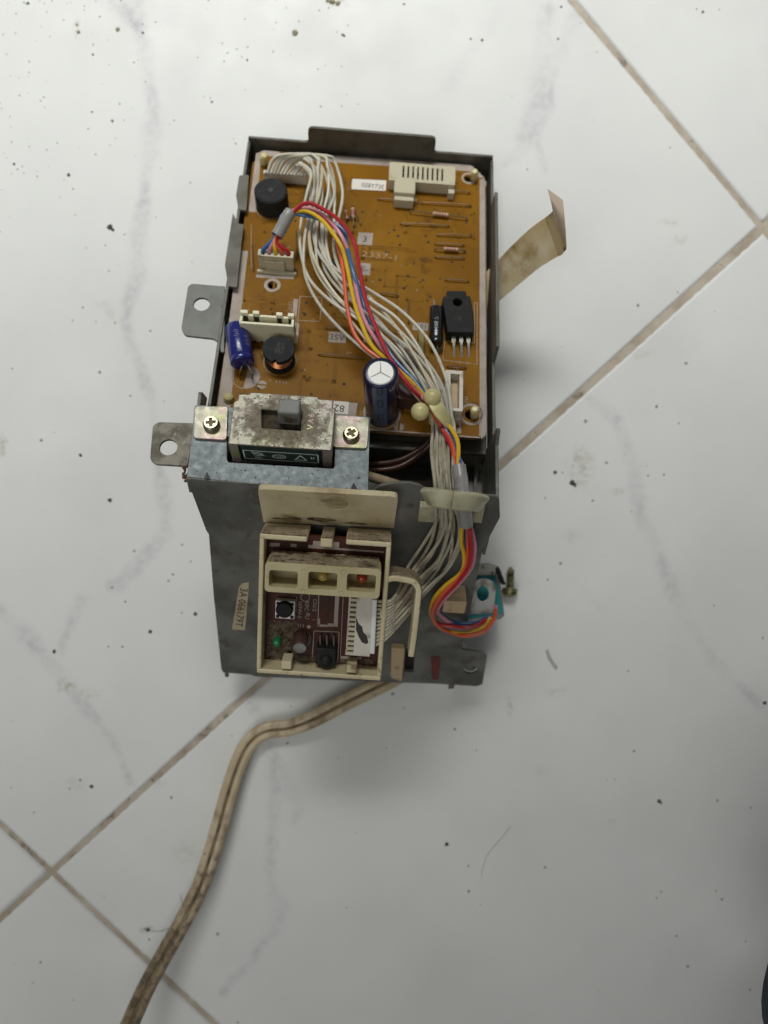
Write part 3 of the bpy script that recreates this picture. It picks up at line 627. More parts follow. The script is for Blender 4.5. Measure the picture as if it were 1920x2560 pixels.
def strow(a, b, da, db): return (C(a[0], a[1], da), C(b[0], b[1], db))
def srows(keys, k=5):
    A = smooth_path([r[0] for r in keys], k); B = smooth_path([r[1] for r in keys], k)
    return list(zip(A, B))
sp = thing('fibre_strip', 'stained tan fibre strip with folded torn end sticking out beside the tray', 'strip', G(1300, 640, 30))
bend = strow((1362, 545), (1396, 640), 243, 242)
strip_part(srows([strow((1190, 700), (1195, 790), 262, 262), strow((1236, 662), (1240, 759), 259, 259), strow((1272, 622), (1307, 703), 254, 254), strow((1323, 574), (1352, 667), 248, 247), bend]), M['strip'], 'strip_body', sp)
strip_part(srows([bend, strow((1374, 536), (1405, 636), 241, 240), strow((1381, 529), (1416, 623), 239, 238)], 4), M['strip_torn'], 'torn_fold', sp)
strip_part(srows([strow((1382, 528), (1416, 622), 238.4, 237.4), strow((1377, 503), (1413, 566), 237, 236), strow((1369, 473), (1407, 501), 236, 236)], 4), M['strip_flap'], 'folded_flap', sp)

# ------------------------------------------------------------------ circuit board
pcb = thing('circuit_board', 'brown phenolic circuit board with connectors and capacitors lying in the steel tray', 'circuit board', PF @ Vector((BW / 2, BL / 2, -1.6)))
outl = [(0, 0), (BW - 3, 0), (BW, 3), (BW, BL - 6), (BW - 5, BL), (6, BL), (0, BL - 6)]
hol = [circ(*P(681, 713), 1.5, 16), circ(*P(1178, 1036), 2.0, 16), circ(*P(1172, 446), 1.7, 16)]
mb = MB(PF); mb.prism(outl, -1.6, 0, hol, mtop=1); obj('board', mb, [M['board_edge'], M['board']], pcb)
sk = MB(PF); Z = .05
def frame_px(pts, w=.32, z=Z, mi=1): sk.stroke([P(x, y) for x, y in pts], w, z, True, mi)
def poly_px(pts, z=Z, mi=0): sk.flat([P(x, y) for x, y in pts], z, (), mi)
# broad pale borders
poly_px([(640, 384), (660, 376), (700, 380), (700, 392), (664, 390), (652, 400), (646, 470), (640, 531), (621, 529)])
poly_px([(596, 626), (620, 628), (572, 1050), (540, 1047)])
poly_px([(770, 384), (1178, 413), (1212, 445), (1200, 445), (1172, 428), (770, 402)])
poly_px([(1199, 450), (1212, 446), (1216, 1086), (1203, 1098), (1199, 1080)])
sk.stroke([P(905, 1072), P(1198, 1094)], .5, Z); sk.stroke([P(1199, 1090), P(1199, 1060)], .3, Z)
mm = .125
# boxed marks
poly_px([(896, 581), (933, 583), (930, 614), (893, 611)]); sk.text('3', *P(912, 598), 2.5, Z + .04, -3.5, 2)
sk.text('2337-1', *P(948, 639), 2.35, Z, -3.5, 1, sx=1.35)
poly_px([(899, 657), (927, 659), (925, 689), (897, 687)]); sk.text('E-', *P(911, 673), 2.2, Z + .04, -3.5, 2)
poly_px([(822, 829), (866, 831), (864, 858), (821, 855)]); sk.text('35V', *P(843, 844), 2.1, Z + .04, -3.5, 2)
poly_px([(909, 838), (930, 839), (929, 857), (908, 856)])
poly_px([(1032, 806), (1071, 808), (1070, 827), (1031, 825)]); sk.text('10V', *P(1051, 816), 1.7, Z + .04, 176.5, 2)
sk.text('L111', *P(703, 955), 1.05, Z, -3, 0, sx=1.3); sk.text('J26', *P(1141, 921), 1.1, Z, -3, 0)
sk.text('CN3', *P(1164, 1003), 1.2, Z, 88, 0); sk.text('CN12', *P(725, 768), 1.3, Z, 88, 1); sk.text('J23', *P(844, 812), 1.0, Z, -3, 1)
sk.text('J21', *P(1011, 778), 1.1, Z, 88, 1); sk.text('C102', *P(903, 1040), 1.2, Z, 88, 1); sk.text('J24', *P(872, 882), .9, Z, -3, 1)
sk.text('1', *P(1129, 904), 1.0, Z, -3, 0); sk.text('2', *P(1150, 906), 1.0, Z, -3, 0); sk.text('3', *P(1169, 907), 1.0, Z, -3, 0)
for x in (1122, 1144, 1165): sk.text('.', *P(x, 905), .5, Z, 0, 0)
frame_px([(750, 741), (805, 744), (800, 804), (745, 801)]); poly_px([(734, 747), (746, 748), (741, 792), (731, 791)])
frame_px([(1107, 900), (1192, 911), (1193, 757), (1186, 757), (1186, 858), (1112, 852)], .28)
frame_px([(728, 770), (748, 812), (743, 858), (736, 858), (742, 812)], .2)
poly_px([(735, 806), (748, 808), (742, 860), (728, 858), (636, 850), (636, 845), (728, 850), (733, 840)])
# round outlines
def ring_px(x, y, r, w, mi=0, half=None):
    c = P(x, y); R = P(x + r, y)[0] - c[0]
    if half is None: sk.flat(circ(c[0], c[1], R + w / 2, 28), Z, [circ(c[0], c[1], R - w / 2, 28)[::-1]], mi)
    else: sk.flat([(c[0] + R * math.cos(math.radians(a)), c[1] + R * math.sin(math.radians(a))) for a in range(half, half + 181, 12)], Z, (), mi)
ring_px(615, 942, 35, .3, 1); ring_px(615, 942, 35, .3, 0, -95)
ring_px(700, 905, 41, .22, 1); ring_px(955, 1033, 44, .7, 0); ring_px(681, 713, 17, 1.05, 0); ring_px(1178, 1036, 27, .9, 0); ring_px(1172, 446, 16, .8, 0); ring_px(682, 520, 42, .25, 1)
for x, y, r, a in ((655, 962, 12, -4), (997, 1068, 12.5, 86), (1098, 901, 6, -4)):
    c = P(x, y); R = P(x + r, y)[0] - c[0]
    for s_ in (0, 180):
        pts = [(c[0] + R * math.cos(math.radians(a + s_ + t)), c[1] + R * math.sin(math.radians(a + s_ + t))) for t in range(12, 169, 12)]
        sk.flat(pts, Z, (), 0)
poly_px([(1090, 866), (1105, 866), (1090, 895)]); poly_px([(1140, 1085), (1152, 1050), (1153, 1083)])
poly_px([(641, 686), (736, 690), (734, 698), (640, 694)], mi=0); poly_px([(986, 492), (1042, 497), (1041, 504), (985, 499)], mi=0)
poly_px([(838, 1004), (894, 1008), (889, 1042), (836, 1038)])
frame_px([(1012, 1000), (1012, 1027), (1040, 1028)], .2)
for x0, y0, x1, y1 in ((628, 560, 640, 670), (1057, 862, 1060, 900)): sk.stroke([P(x0, y0), P(x1 - 12, y1)], .2, Z, mi=1)
frame_px([(808, 655), (848, 660), (840, 692), (806, 688)], .2)
printed('silkscreen', sk, [M['silk'], M['silk_thin'], M['ink']], pcb)
# copper runs showing faintly through the varnish
tr = MB(PF); rt = random.Random(11)
for k in range(46):
    x, y = rt.uniform(5, BW - 5), rt.uniform(6, BL - 6); pts = [(x, y)]
    for q in range(rt.randint(2, 4)):
        if q % 2 == k % 2: x = min(max(x + rt.choice((-1, 1)) * rt.uniform(4, 18), 4), BW - 4)
        else: y = min(max(y + rt.choice((-1, 1)) * rt.uniform(4, 18), 4), BL - 4)
        pts.append((x, y))
    tr.stroke(pts, rt.choice((.7, .9, 1.4)), .02 + k * .0004)
o = printed('copper_trace', tr, M['trace'], pcb); o['kind'] = 'stuff'
pads = MB(PF)
for k in range(170):
    x, y = rt.uniform(5, BW - 5), rt.uniform(6, BL - 6); pads.flat(circ(x, y, rt.uniform(.22, .5), 8), .045, (), rt.choice((0, 0, 1)))
o = printed('drill_mark', pads, [M['hole'], M['jumper']], pcb); o['kind'] = 'stuff'
# little solder/drill marks
mb = MB(PF)
for x, y in ((766, 757), (762, 786), (1001, 471), (1176, 517), (1015, 566), (1167, 551), (995, 590), (1000, 612), (1177, 588), (907, 530), (845, 543), (860, 960), (1020, 690), (985, 575), (1070, 605), (950, 700), (1130, 655), (880, 780), (1010, 720)):
    mb = MB(PF); mb.lathe(*P(x, y), [(.55, .0), (.45, .12)], 10); obj('solder_point', mb, M['hole'], pcb)
# jumpers and resistors
def jumper(a, b, h=1.2, r=.22, m='jumper', sag=0):
    mb = MB(PF); p = P(*a); q = P(*b)
    pts = [(p[0], p[1], -.2), (p[0] + (q[0] - p[0]) * .03, p[1] + (q[1] - p[1]) * .03, h * .7)] + [(p[0] + (q[0] - p[0]) * t, p[1] + (q[1] - p[1]) * t, h * (.85 + .25 * math.sin(PI * t)) + sag * math.sin(PI * t)) for t in (.12, .3, .5, .7, .88)] + [(p[0] + (q[0] - p[0]) * .97, p[1] + (q[1] - p[1]) * .97, h * .7), (q[0], q[1], -.2)]
    mb.tube(smooth_path(pts, 3), r, 6); return obj('jumper_wire', mb, M[m], pcb)
for a, b in (((944, 500), (1046, 510)), ((1051, 510), (1178, 517)), ((1000, 562), (1123, 568)), ((1092, 590), (1180, 593)), ((1087, 612), (1161, 616)), ((1087, 645), (1161, 649)), ((1113, 702), (1172, 706)), ((950, 736), (996, 742)), ((815, 822), (866, 826)), ((795, 888), (912, 898)), ((1110, 480), (1175, 485)), ((1117, 918), (1165, 922))):
    jumper(a, b, .9, .24)
for a, b in (((1021, 750), (1021, 812)), ((630, 615), (634, 680)), ((740, 578), (742, 650)), ((888, 528), (903, 565)), ((853, 430), (857, 466)), ((788, 590), (790, 640)), ((876, 540), (872, 552))):
    jumper(a, b, .9, .22)
def resistor(a, b, t0=.35, t1=.65, r=.75):
    mb = MB(PF); p = Vector((*P(*a), 1.3)); q = Vector((*P(*b), 1.3)); L = (q - p).length
    mb.lathe(0, 0, [(.5 * r, t0 * L - .5), (r, t0 * L), (r * .85, t0 * L + .6), (r * .85, t1 * L - .6), (r, t1 * L), (.5 * r, t1 * L + .5)], 12, axis=q - p, o=p)
    for k in range(4):
        z = L * (t0 + (t1 - t0) * (.18 + k * .2)); mb.lathe(0, 0, [(r * .93, z), (r * .93, z + .35)], 12, 2, axis=q - p, o=p)
    mb.tube([(p.x, p.y, -.2), (p.x, p.y, 1.1), p + (q - p) * .05, q - (q - p) * .05, (q.x, q.y, 1.1), (q.x, q.y, -.2)], .22, 6, 1)
    obj('resistor', mb, [M['resistor'], M['jumper'], M['band']], pcb)
resistor((1025, 534), (1165, 550), .42, .66); resistor((1087, 627), (1163, 632), .32, .72); resistor((881, 520), (884, 570), .2, .6, .8); resistor((801, 600), (803, 655), .2, .65, .8); resistor((864, 530), (868, 556), .2, .8, .5)
# buzzer
bx, by = P(681, 514); br = P(722, 514)[0] - bx
mb = MB(PF); mb.lathe(bx, by, [(br, 0), (br, 6.6), (br - .5, 7.1), (1.0, 7.1), (.9, 6.0)], 40)
bz = obj('buzzer', mb, M['ferrite'], pcb)
mb = MB(PF); mb.lathe(bx, by, [(.95, 6.9), (.95, 7.16)], 14); obj('sound_hole_dark', mb, M['ink'], bz)  # black disc paints the dark inside of the hole
# ribbon socket, top left
def boxpx(mb, tl, br_, h0, h1, mi=0):
    a = P(*tl, h1); b = P(*br_, h1); mb.box(min(a[0], b[0]), max(a[0], b[0]), min(a[1], b[1]), max(a[1], b[1]), h0, h1, mi); return a, b
mb = MB(PF); a, b = boxpx(mb, (659, 424), (768, 441), 0, 4)
for k in range(11):
    x = a[0] + 1.0 + k * (b[0] - a[0] - 2) / 10; mb.box(x - .35, x + .35, b[1] - .1, a[1] - .6, 4.02, 4.5, 1)
obj('connector', mb, [M['whiteplug'], M['tin']], pcb, .2, 'low white socket at the top left corner')
# side-entry header, top right
mb = MB(PF); a = P(974, 409, 4.6); b = P(1138, 455, 4.6)
x0, x1, y0, y1 = a[0], b[0], P(1050, 456, 4.6)[1], P(1050, 410, 4.6)[1]
sl_ = []
for k in range(9):
    x = x0 + (x1 - x0) * (.215 + .0735 * k); sl_.append([(x - .33, y0 + 1.4), (x + .33, y0 + 1.4), (x + .33, y1 - 1.4), (x - .33, y1 - 1.4)])
mb.prism(rrect(x0, x1, y0, y1, .4), .9, 4.6, sl_); mb.box(x0 + .3, x1 - .3, y0 + .2, y1 - .2, 0, .9); mb.box(x1 - 2.2, x1 + .01, y0 - 2.2, y0, 0, 3)
for k in range(9):
    x = x0 + (x1 - x0) * (.215 + .0735 * k); mb.box(x - .25, x + .25, y0 + 1.6, y1 - 1.6, .9, 1.6, 1)
obj('connector', mb, [M['ivory'], M['hole']], pcb, .2, 'wide ivory header with nine slots at the top right')
mb = MB(PF); a, b = boxpx(mb, (987, 441), (1038, 484), 0, 5.2); mb.box(a[0] + .3, b[0] - .3, b[1] - 2.0, b[1], 0, 3.8); mb.box(a[0] + 1.4, a[0] + 2, b[1] - 2.05, b[1] - 1.5, 1, 3.9); mb.box(b[0] - 2, b[0] - 1.4, b[1] - 2.05, b[1] - 1.5, 1, 3.9)
obj('connector', mb, M['ivory'], pcb, .3, 'small ivory plug in front of the wide header')
# five-pin socket and plug of the coloured wires
mb = MB(PF); a = P(646, 622, 7); b = P(733, 645, 7)
sl_ = []
for k in range(5):
    x = a[0] + (b[0] - a[0]) * (.14 + .18 * k); sl_.append([(x - .55, b[1] + .5), (x + .55, b[1] + .5), (x + .55, a[1] - .5), (x - .55, a[1] - .5)])
mb.prism(rrect(a[0], b[0], b[1], a[1], .3), 1.5, 7, sl_); mb.box(a[0] + .2, b[0] - .2, b[1] + .1, a[1] - .1, 0, 1.5); mb.box(a[0] + 2.2, b[0] - 3, b[1] - .7, b[1], 0, 5); mb.box(a[0] - .6, b[0] + .8, b[1] - 1.6, b[1] - .75, 0, 1.2)
obj('connector', mb, M['ivory'], pcb, .2, 'five way ivory connector holding the coloured wires')
CON5 = [(a[0] + (b[0] - a[0]) * (.14 + .18 * k), (a[1] + b[1]) / 2) for k in range(5)]
# tall open header CN12
mb = MB(PF); hh = 9.5; tl = P(601, 787, hh); br_ = P(734, 812, hh); a = (tl[0], P(660, 786, hh)[1]); b = (br_[0], P(660, 812, hh)[1])
x0, x1, y0, y1 = a[0], b[0], b[1], a[1]; W_ = x1 - x0
mb.box(x0, x1, y0, y0 + .8, 0, hh); mb.box(x0, x0 + .8, y0 + .8, y1 - .8, 0, hh); mb.box(x1 - .8, x1, y0 + .8, y1 - .8, 0, hh)
mb.box(x0, x1, y1 - .8, y1, 0, hh - .2); mb.box(x0 + .8, x1 - .8, y0 + .8, y1 - .8, 0, 2)
for q0, q1 in ((0, .14), (.23, .35), (.665, .78), (.88, 1)): mb.box(x0 + W_ * q0, x0 + W_ * q1, y1 - .8, y1 + .45, 2, hh + 1.1)
mb.box(x0 + W_ * .84, x1, y0 - .02, y0 + .82, hh - .9, hh - .3)
cn = obj('connector', mb, M['cream_conn'], pcb, .15, 'tall pale open header behind the inductor')
for k in range(6):
    mb = MB(PF); x = x0 + W_ * (.13 + .15 * k); mb.box(x - .3, x + .3, (y0 + y1) / 2 - .3, (y0 + y1) / 2 + .3, 2, 7.5)
    obj('pin', mb, M['tin'], cn)
mb = MB(PF)
for q in (.29, .72): mb.box(x0 + W_ * q - .35, x0 + W_ * q + .35, y1 - .86, y1 - .7, 2.5, hh - .6)
for k in range(7): mb.box(x0 + W_ * (.1 + .135 * k) - .35, x0 + W_ * (.1 + .135 * k) + .35, y0 - .06, y0 + .1, 0, .7)
obj('slot', mb, M['hole'], cn)
# white connector CN3, lower right
mb = MB(PF); hh = 6.5; x0 = P(1113, 926, hh)[0]; x1 = P(1158, 926, hh)[0]; y1 = P(1135, 926, hh)[1]; y0 = P(1135, 1027, hh)[1]
mb.prism(rrect(x0, x1, y0, y1, .3), 1, hh, [[(x0 + 1.7, y0 + 1), (x1 - 1.1, y0 + 1), (x1 - 1.1, y1 - 1.2), (x0 + 1.7, y1 - 1.2)]]); mb.box(x0 + .1, x1 - .1, y0 + .1, y1 - .1, 0, 1, 1); mb.box(x0 + .2, x1 - .2, y0 - 1.2, y0, 0, 3)
mb.box(x0 + 1.8, x1 - 1.2, y0 + 1.1, y1 - 1.3, .9, 3, 1)
obj('connector', mb, [M['whiteplug'], M['tan']], pcb, .2, 'white upright header with brown slot near the lower right corner')
# toroid-like inductor: two ferrite discs and a copper winding
ix, iy = P(700, 902); ir = P(739, 902)[0] - ix
mb = MB(PF); mb.lathe(ix, iy, [(ir * .98, 0), (ir * .98, 1.4)], 36)
ind = obj('inductor', mb, M['ferrite'], pcb, .2)
mb = MB(PF)
prof = [(ir * .72, 1.3)]
for k in range(9): prof += [(ir * .86 - abs(k - 4) * .05, 1.5 + k * .42), (ir * .80 - abs(k - 4) * .05, 1.72 + k * .42)]
mb.lathe(ix, iy, prof, 32); obj('copper_coil', mb, M['copper'], ind)
mb = MB(PF); n = 40; pts = []
for k in range(n):
    t = 360 * k / n
    for c in (84, 262):
        if abs((t - c + 180) % 360 - 180) < 6: pts.append((ix + ir * .80 * math.cos(math.radians(t)), iy + ir * .80 * math.sin(math.radians(t)))); break
    else: pts.append((ix + ir * math.cos(math.radians(t)), iy + ir * math.sin(math.radians(t))))
mb.prism(pts, 5.2, 6.8); cap_ = obj('top_disc', mb, M['ferrite'], ind, .2)
mb = MB(PF); mb.text('56', ix + .6, iy + 1.2, 1.9, 6.84, 170); mb.text('JS6', ix + .2, iy - 1.0, 1.7, 6.84, 176); printed('lettering', mb, M['ink'], ind)
# lying blue capacitor
def can_lying(p0, p1, r, sleeve, name, label, marks):
    mb = MB(); p0 = Vector(p0); p1 = Vector(p1); L = (p1 - p0).length; ax = (p1 - p0)
    mb.lathe(0, 0, [(r * .8, -.05), (r * .93, .15), (r, .5), (r, 1.6), (r * .95, 2.0), (r, 2.4), (r, L - .5), (r * .93, L - .1), (r * .8, L)], 32, axis=ax, o=p0)
    o = obj(name, mb, sleeve, pcb, 0, label)
    az = ax.normalized(); view = (EYE - p0).normalized(); side = az.cross(view).normalized(); up = side.cross(az).normalized()
    mt = MB()
    for s, off, ang, size, mir in marks:
        v, f, w = glyphs(s); out = []
        for a, b in v:                      # letters run along the can and wrap round it
            th = ang + b * size / r; pp = p0 + az * (off + a * size) + (up * math.cos(th) + side * math.sin(th)) * (r + .04); out.append(pp)
        mt.add(out, f)
    printed('lettering', mt, M['print_dim'] if sleeve == M['cap_blue'] else M['print_pale'], o); return o
e0 = PW(607, 910, 4.2); e1 = PW(590, 818, 4.2)
can_lying(e0, e1, 3.7, M['cap_blue'], 'capacitor', 'bright blue capacitor lying on its side at the left board edge', [('105\u00b0C (M)', 6.5, -.05, 1.35, False), ('0 9 8', 6.5, .75, 1.3, False)])
mb = MB()
for (a, b) in (((606, 912), (601, 938)), ((616, 906), (630, 945))): mb.tube(smooth_path([PW(a[0], a[1], 4.2), PW(b[0], b[1] - 10, 3.6), PW(b[0], b[1], 0)], 5), .3, 6)
obj('lead', mb, M['jumper'], pcb)
e0 = PW(1090, 862, 3.2); e1 = PW(1091, 771, 3.2)
can_lying(e0, e1, 2.25, M['cap_black'], 'capacitor', 'slim black capacitor lying beside the voltage regulator', [('M 105 V', 6, .0, 1.3, False)])
mb = MB(); mb.tube(smooth_path([PW(1086, 772, 3.2), PW(1085, 756, 2), PW(1085, 750, 0)], 4), .3, 6); mb.tube(smooth_path([PW(1092, 860, 3), PW(1094, 872, 2), PW(1095, 876, 0)], 4), .3, 6); obj('lead', mb, M['tin'], pcb)
# big standing capacitor
kx, ky = P(955, 1032); kr = P(997, 1032)[0] - kx; kr *= .97
topc = P(951.5, 931, 24.5); axd = Vector((topc[0] - kx, topc[1] - ky, 24.5)); 
mb = MB(PF); Lc = axd.length; o_ = Vector((kx, ky, 0))
mb.lathe(0, 0, [(kr * .92, .2), (kr, .8), (kr, 2.4), (kr * .95, 2.9), (kr, 3.4), (kr, Lc - .8), (kr * .96, Lc - .25), (kr * .87, Lc), (kr * .70, Lc)], 48, axis=axd, o=o_)
big = obj('capacitor', mb, M['cap_navy'], pcb, 0, 'tall navy capacitor with silver top standing in the middle')
mb = MB(PF); mb.lathe(0, 0, [(kr * .72, Lc - .05), (kr * .70, Lc + .04), (.1, Lc + .06)], 40, axis=axd, o=o_); tp = obj('metal_top', mb, M['alu'], big)
az = axd.normalized(); camd_l = (PF.inverted() @ EYE - o_); 
tow = Vector((0.02, -1, 0)); tow = (tow - az * tow.dot(az)).normalized(); sd = tow.cross(az).normalized()      # toward the viewer, and to its right
cr_ = sd if sd.x > 0 else -sd
mb = MB(PF); tc_ = o_ + az * (Lc + .1)
for ang in (92, 210, 330):
    d = cr_ * math.cos(math.radians(ang)) - tow * math.sin(math.radians(ang)); q = d.cross(az).normalized() * .16
    mb.add([tc_ + q, tc_ - q, tc_ + d * kr * .66 - q * .5, tc_ + d * kr * .66 + q * .5], [(0, 1, 2, 3)])
printed('vent_score', mb, M['ear_brown'], big)
mb = MB(PF)
def on_can(th, z, e=.05): return o_ + az * z + (tow * math.cos(th) + cr_ * math.sin(th)) * (kr + e)
def on_cap(th, z, e=.05):
    zz = z; r_ = kr
    if z > Lc - .8: r_ = kr * (1 - .13 * ((z - (Lc - .8)) / .8) ** 1.5)
    return o_ + az * zz + (tow * math.cos(th) + cr_ * math.sin(th)) * (r_ + e)
ths = [(-.42 + .84 * k / 8) - .05 for k in range(9)]
zs = [.9, 2.3, Lc * .3, Lc * .5, Lc * .7, Lc - .85, Lc - .5, Lc - .2, Lc - .02]
vs = [on_cap(t, z) for z in zs for t in ths]
mb.add(vs, [(j * 9 + i, j * 9 + i + 1, (j + 1) * 9 + i + 1, (j + 1) * 9 + i) for j in range(8) for i in range(8)])
printed('stripe', mb, M['cap_stripe'], big)
mb = MB(PF)
def can_loop(z0, z1, t0, t1, w=.28):
    pts = rrect(t0 * kr, t1 * kr, z0, z1, (t1 - t0) * kr * .45, 5); q = MB().stroke(pts, w, 0, True)
    mb.add([on_can(p[0] / kr, p[1], .09) for p in q.v], q.f)
can_loop(Lc * .22, Lc * .37, -.16, .10); can_loop(Lc * .55, Lc * .72, -.16, .10); can_loop(Lc * .86, Lc * 1.0, -.16, .10)
printed('polarity_mark', mb, M['ink'], big)
mb = MB(PF)
v, f, w = glyphs('UCC'); mb.add([on_can(.93 + a * 1.5 / kr * .9, Lc - 1.9 + b * 1.5 + (a * .25), .09) for a, b in v], f)
v, f, w = glyphs('(M) 105\u00b0C'); mb.add([on_can(1.0 + b * 1.1 / kr, Lc * .52 - a * 1.1, .09) for a, b in v], f, 1)
printed('lettering', mb, [M['print_pale'], M['print_dim']], big)
# voltage regulator
hh = 5.0; A = lambda x, y: P(x, y, hh)
mb = MB(PF); body = [A(1117, 727), A(1165, 727), A(1166, 739), A(1176, 739), A(1184, 786), A(1186, 832), A(1119, 830), A(1113, 786), A(1106, 752), A(1108, 741), A(1116, 739)]
ctr = A(1144, 755); mb.prism(body, .3, hh, [circ(ctr[0], ctr[1], 1.45, 18)])
reg = obj('voltage_regulator', mb, M['black'], pcb, .3)
for k, x in enumerate((1133, 1152, 1170)):
    mb = MB(PF); p = [P(x, 834, 2.6), P(x + 1, 850, 2.6), P(x + 2, 866, 2.2), P(x + 2, 892, 0)]
    c = [Vector((p[0][0], p[0][1], 2.4)), Vector((p[1][0], p[1][1], 2.4)), Vector((p[2][0], p[2][1], 1.8)), Vector((p[3][0], p[3][1], -.2))]
    mb.sweep(smooth_path(c, 4), lambda t: [(a * (.62 if t < .5 else .38), b * .25) for a, b in ((1, -1), (1, 1), (-1, 1), (-1, -1))], up=(0, 0, 1), smooth=False); obj('leg', mb, M['tin'], reg)
# parts under the wires
mb = MB(PF); c = P(824, 664, 2); mb.ball((c[0], c[1], 2.2), 2.4, 14, sq=(1, .55, .8)); obj('ceramic_capacitor', mb, M['ceramic_blue'], pcb)
mb = MB(PF); boxpx(mb, (1000, 880), (1042, 1000), 0, 6); obj('relay', mb, M['cap_brown'], pcb, .3)
mb = MB(PF); boxpx(mb, (1046, 826), (1058, 940), 0, 5); obj('film_capacitor', mb, M['amber_film'], pcb, .3)
# printed paper labels
mb = MB(PF); mb.prism([P(879, 462), P(881, 448), P(966, 452), P(964, 478), P(879, 474)], .06, .2); lb = obj('paper_label', mb, M['paper'], pcb)
mb = MB(PF); mb.text('028Y73E', *P(932, 466), 2.0, .24, -3, sx=.78); printed('lettering', mb, M['ink'], lb)
mb = MB(PF); mb.prism([P(800, 1000), P(873, 1006), P(870, 1037), P(798, 1031)], .1, .22); lb = obj('paper_label', mb, M['paper'], pcb)
mb = MB(PF); mb.text('82', *P(848, 1022), 2.4, .26, 176.5); printed('lettering', mb, M['ink'], lb)
# nylon standoffs
def standoff(x, y, r0, h, x2, y2):
    mb = MB(PF); a = Vector((*P(x, y, -2), -2)); b = Vector((*P(x2, y2, h), h)); L = (b - a).length
    mb.lathe(0, 0, [(r0, 0), (r0, L - 1.2), (r0 * .9, L - .5), (r0 * .5, L)], 16, axis=b - a, o=a); obj('standoff', mb, M['nylon'], pcb)
standoff(1186, 1044, 1.35, 5, 1187, 1022); standoff(1184, 452, 1.35, 4.5, 1187, 428); standoff(657, 415, 1.35, 5, 661, 388); standoff(572, 1010, 1.6, 2, 571, 988)
# wire clamp with two round heads
mb = MB(); b1 = PW(1081, 993, 14); b2 = PW(1050, 1029, 13)
mb.ball(b1, 2.65, 20); mb.ball(b2, 2.7, 20)
mb.tube([b2, PW(1052, 1040, 6)], 1.1, 8); mb.tube([b1, PW(1082, 1030, 8), PW(1083, 1056, 1)], 1.35, 10)
mb.sweep(smooth_path([PW(1086, 1008, 13.5), PW(1100, 1030, 13), PW(1118, 1052, 10), PW(1130, 1072, 5), PW(1133, 1080, 0)], 5), round_poly([(2.0, -.5), (2.0, .5), (-2.0, .5), (-2.0, -.5)], .3), up=camd((.1, -.3, -.9)))
obj('wire_clamp', mb, M['nylon'], pcb)

# ------------------------------------------------------------------ slide switch
sw = thing('slide_switch', 'grimy metal slide switch with grey knob screwed to the pale bracket', 'switch', PF @ Vector((*gf(700, 1060), FH)))
for (pts, lab) in (([(487, 1016), (570, 1016), (566, 1100), (484, 1095), ], 0), ([(839, 1038), (923, 1043), (918, 1121), (832, 1117)], 1)):
    poly = [P(x, y, FH + 1) for x, y in pts]; mb = MB(PF)
    mb.prism(round_poly(poly[::-1], 1.0), FH + .02, FH + 1.0); obj('mounting_tab', mb, M['zinc'], sw, .2)
for (x, y) in ((527, 1056), (878, 1082)):
    c = P(x, y, FH + 3); r = P(x + 21.5, y, FH + 3)[0] - c[0]; mb = MB(PF); z = FH + 1.02
    mb.lathe(c[0], c[1], [(r, z), (r, z + .9), (r * .93, z + 1.45), (r * .8, z + 1.72)], 28)
    hd = obj('screw', mb, M['screw'], sw)
    mb = MB(PF); q = r * .2; e = r * .58; a0 = random.uniform(-.3, .3) + .35
    cross = [(-q, e), (q, e), (q, q), (e, q), (e, -q), (q, -q), (q, -e), (-q, -e), (-q, -q), (-e, -q), (-e, q), (-q, q)]
    rot2 = lambda p: (c[0] + p[0] * math.cos(a0) - p[1] * math.sin(a0), c[1] + p[0] * math.sin(a0) + p[1] * math.cos(a0))
    mb.prism(circ(c[0], c[1], r * .8, 28), z + 1.6, z + 2.15, [[rot2(p) for p in cross]]); obj('head', mb, M['screw'], hd, .18)
    mb = MB(PF); mb.lathe(c[0], c[1], [(r * .66, z + .9), (r * .66, z + 1.78)], 16); obj('cross_recess_dark', mb, M['screw_dark'], hd)  # dark insert paints the shade in the cross cut
BH = FH + 6.0
B_ = lambda x, y: P(x, y, BH)
sx0 = P(570, 1104, BH)[0]; sx1 = P(830, 1130, BH)[0]
sy0 = (P(572, 1108, BH)[1] + P(828, 1126, BH)[1]) / 2; sy1 = (P(590, 978, BH)[1] + P(833, 993, BH)[1]) / 2
slot = [B_(653, 1022), B_(654, 1070), B_(752, 1077), B_(754, 1030)]
lid = [(sx0 + .1, sy0), (sx1 - .1, sy0), (sx1, sy0 + 3.2), (sx1, sy1 - 3.5), (sx1 - .8, sy1 - 3.3), (sx1 - .7, sy1 - .8), (sx1 - 5, sy1 - .7), (sx1 - 5.4, sy1), (sx0 + 4.5, sy1), (sx0 + 3.8, sy1 - .8), (sx0 + 1.2, sy1 - .8), (sx0 + .9, sy1 - 3.0), (sx0, sy1 - 3.8), (sx0, sy0 + 3)]
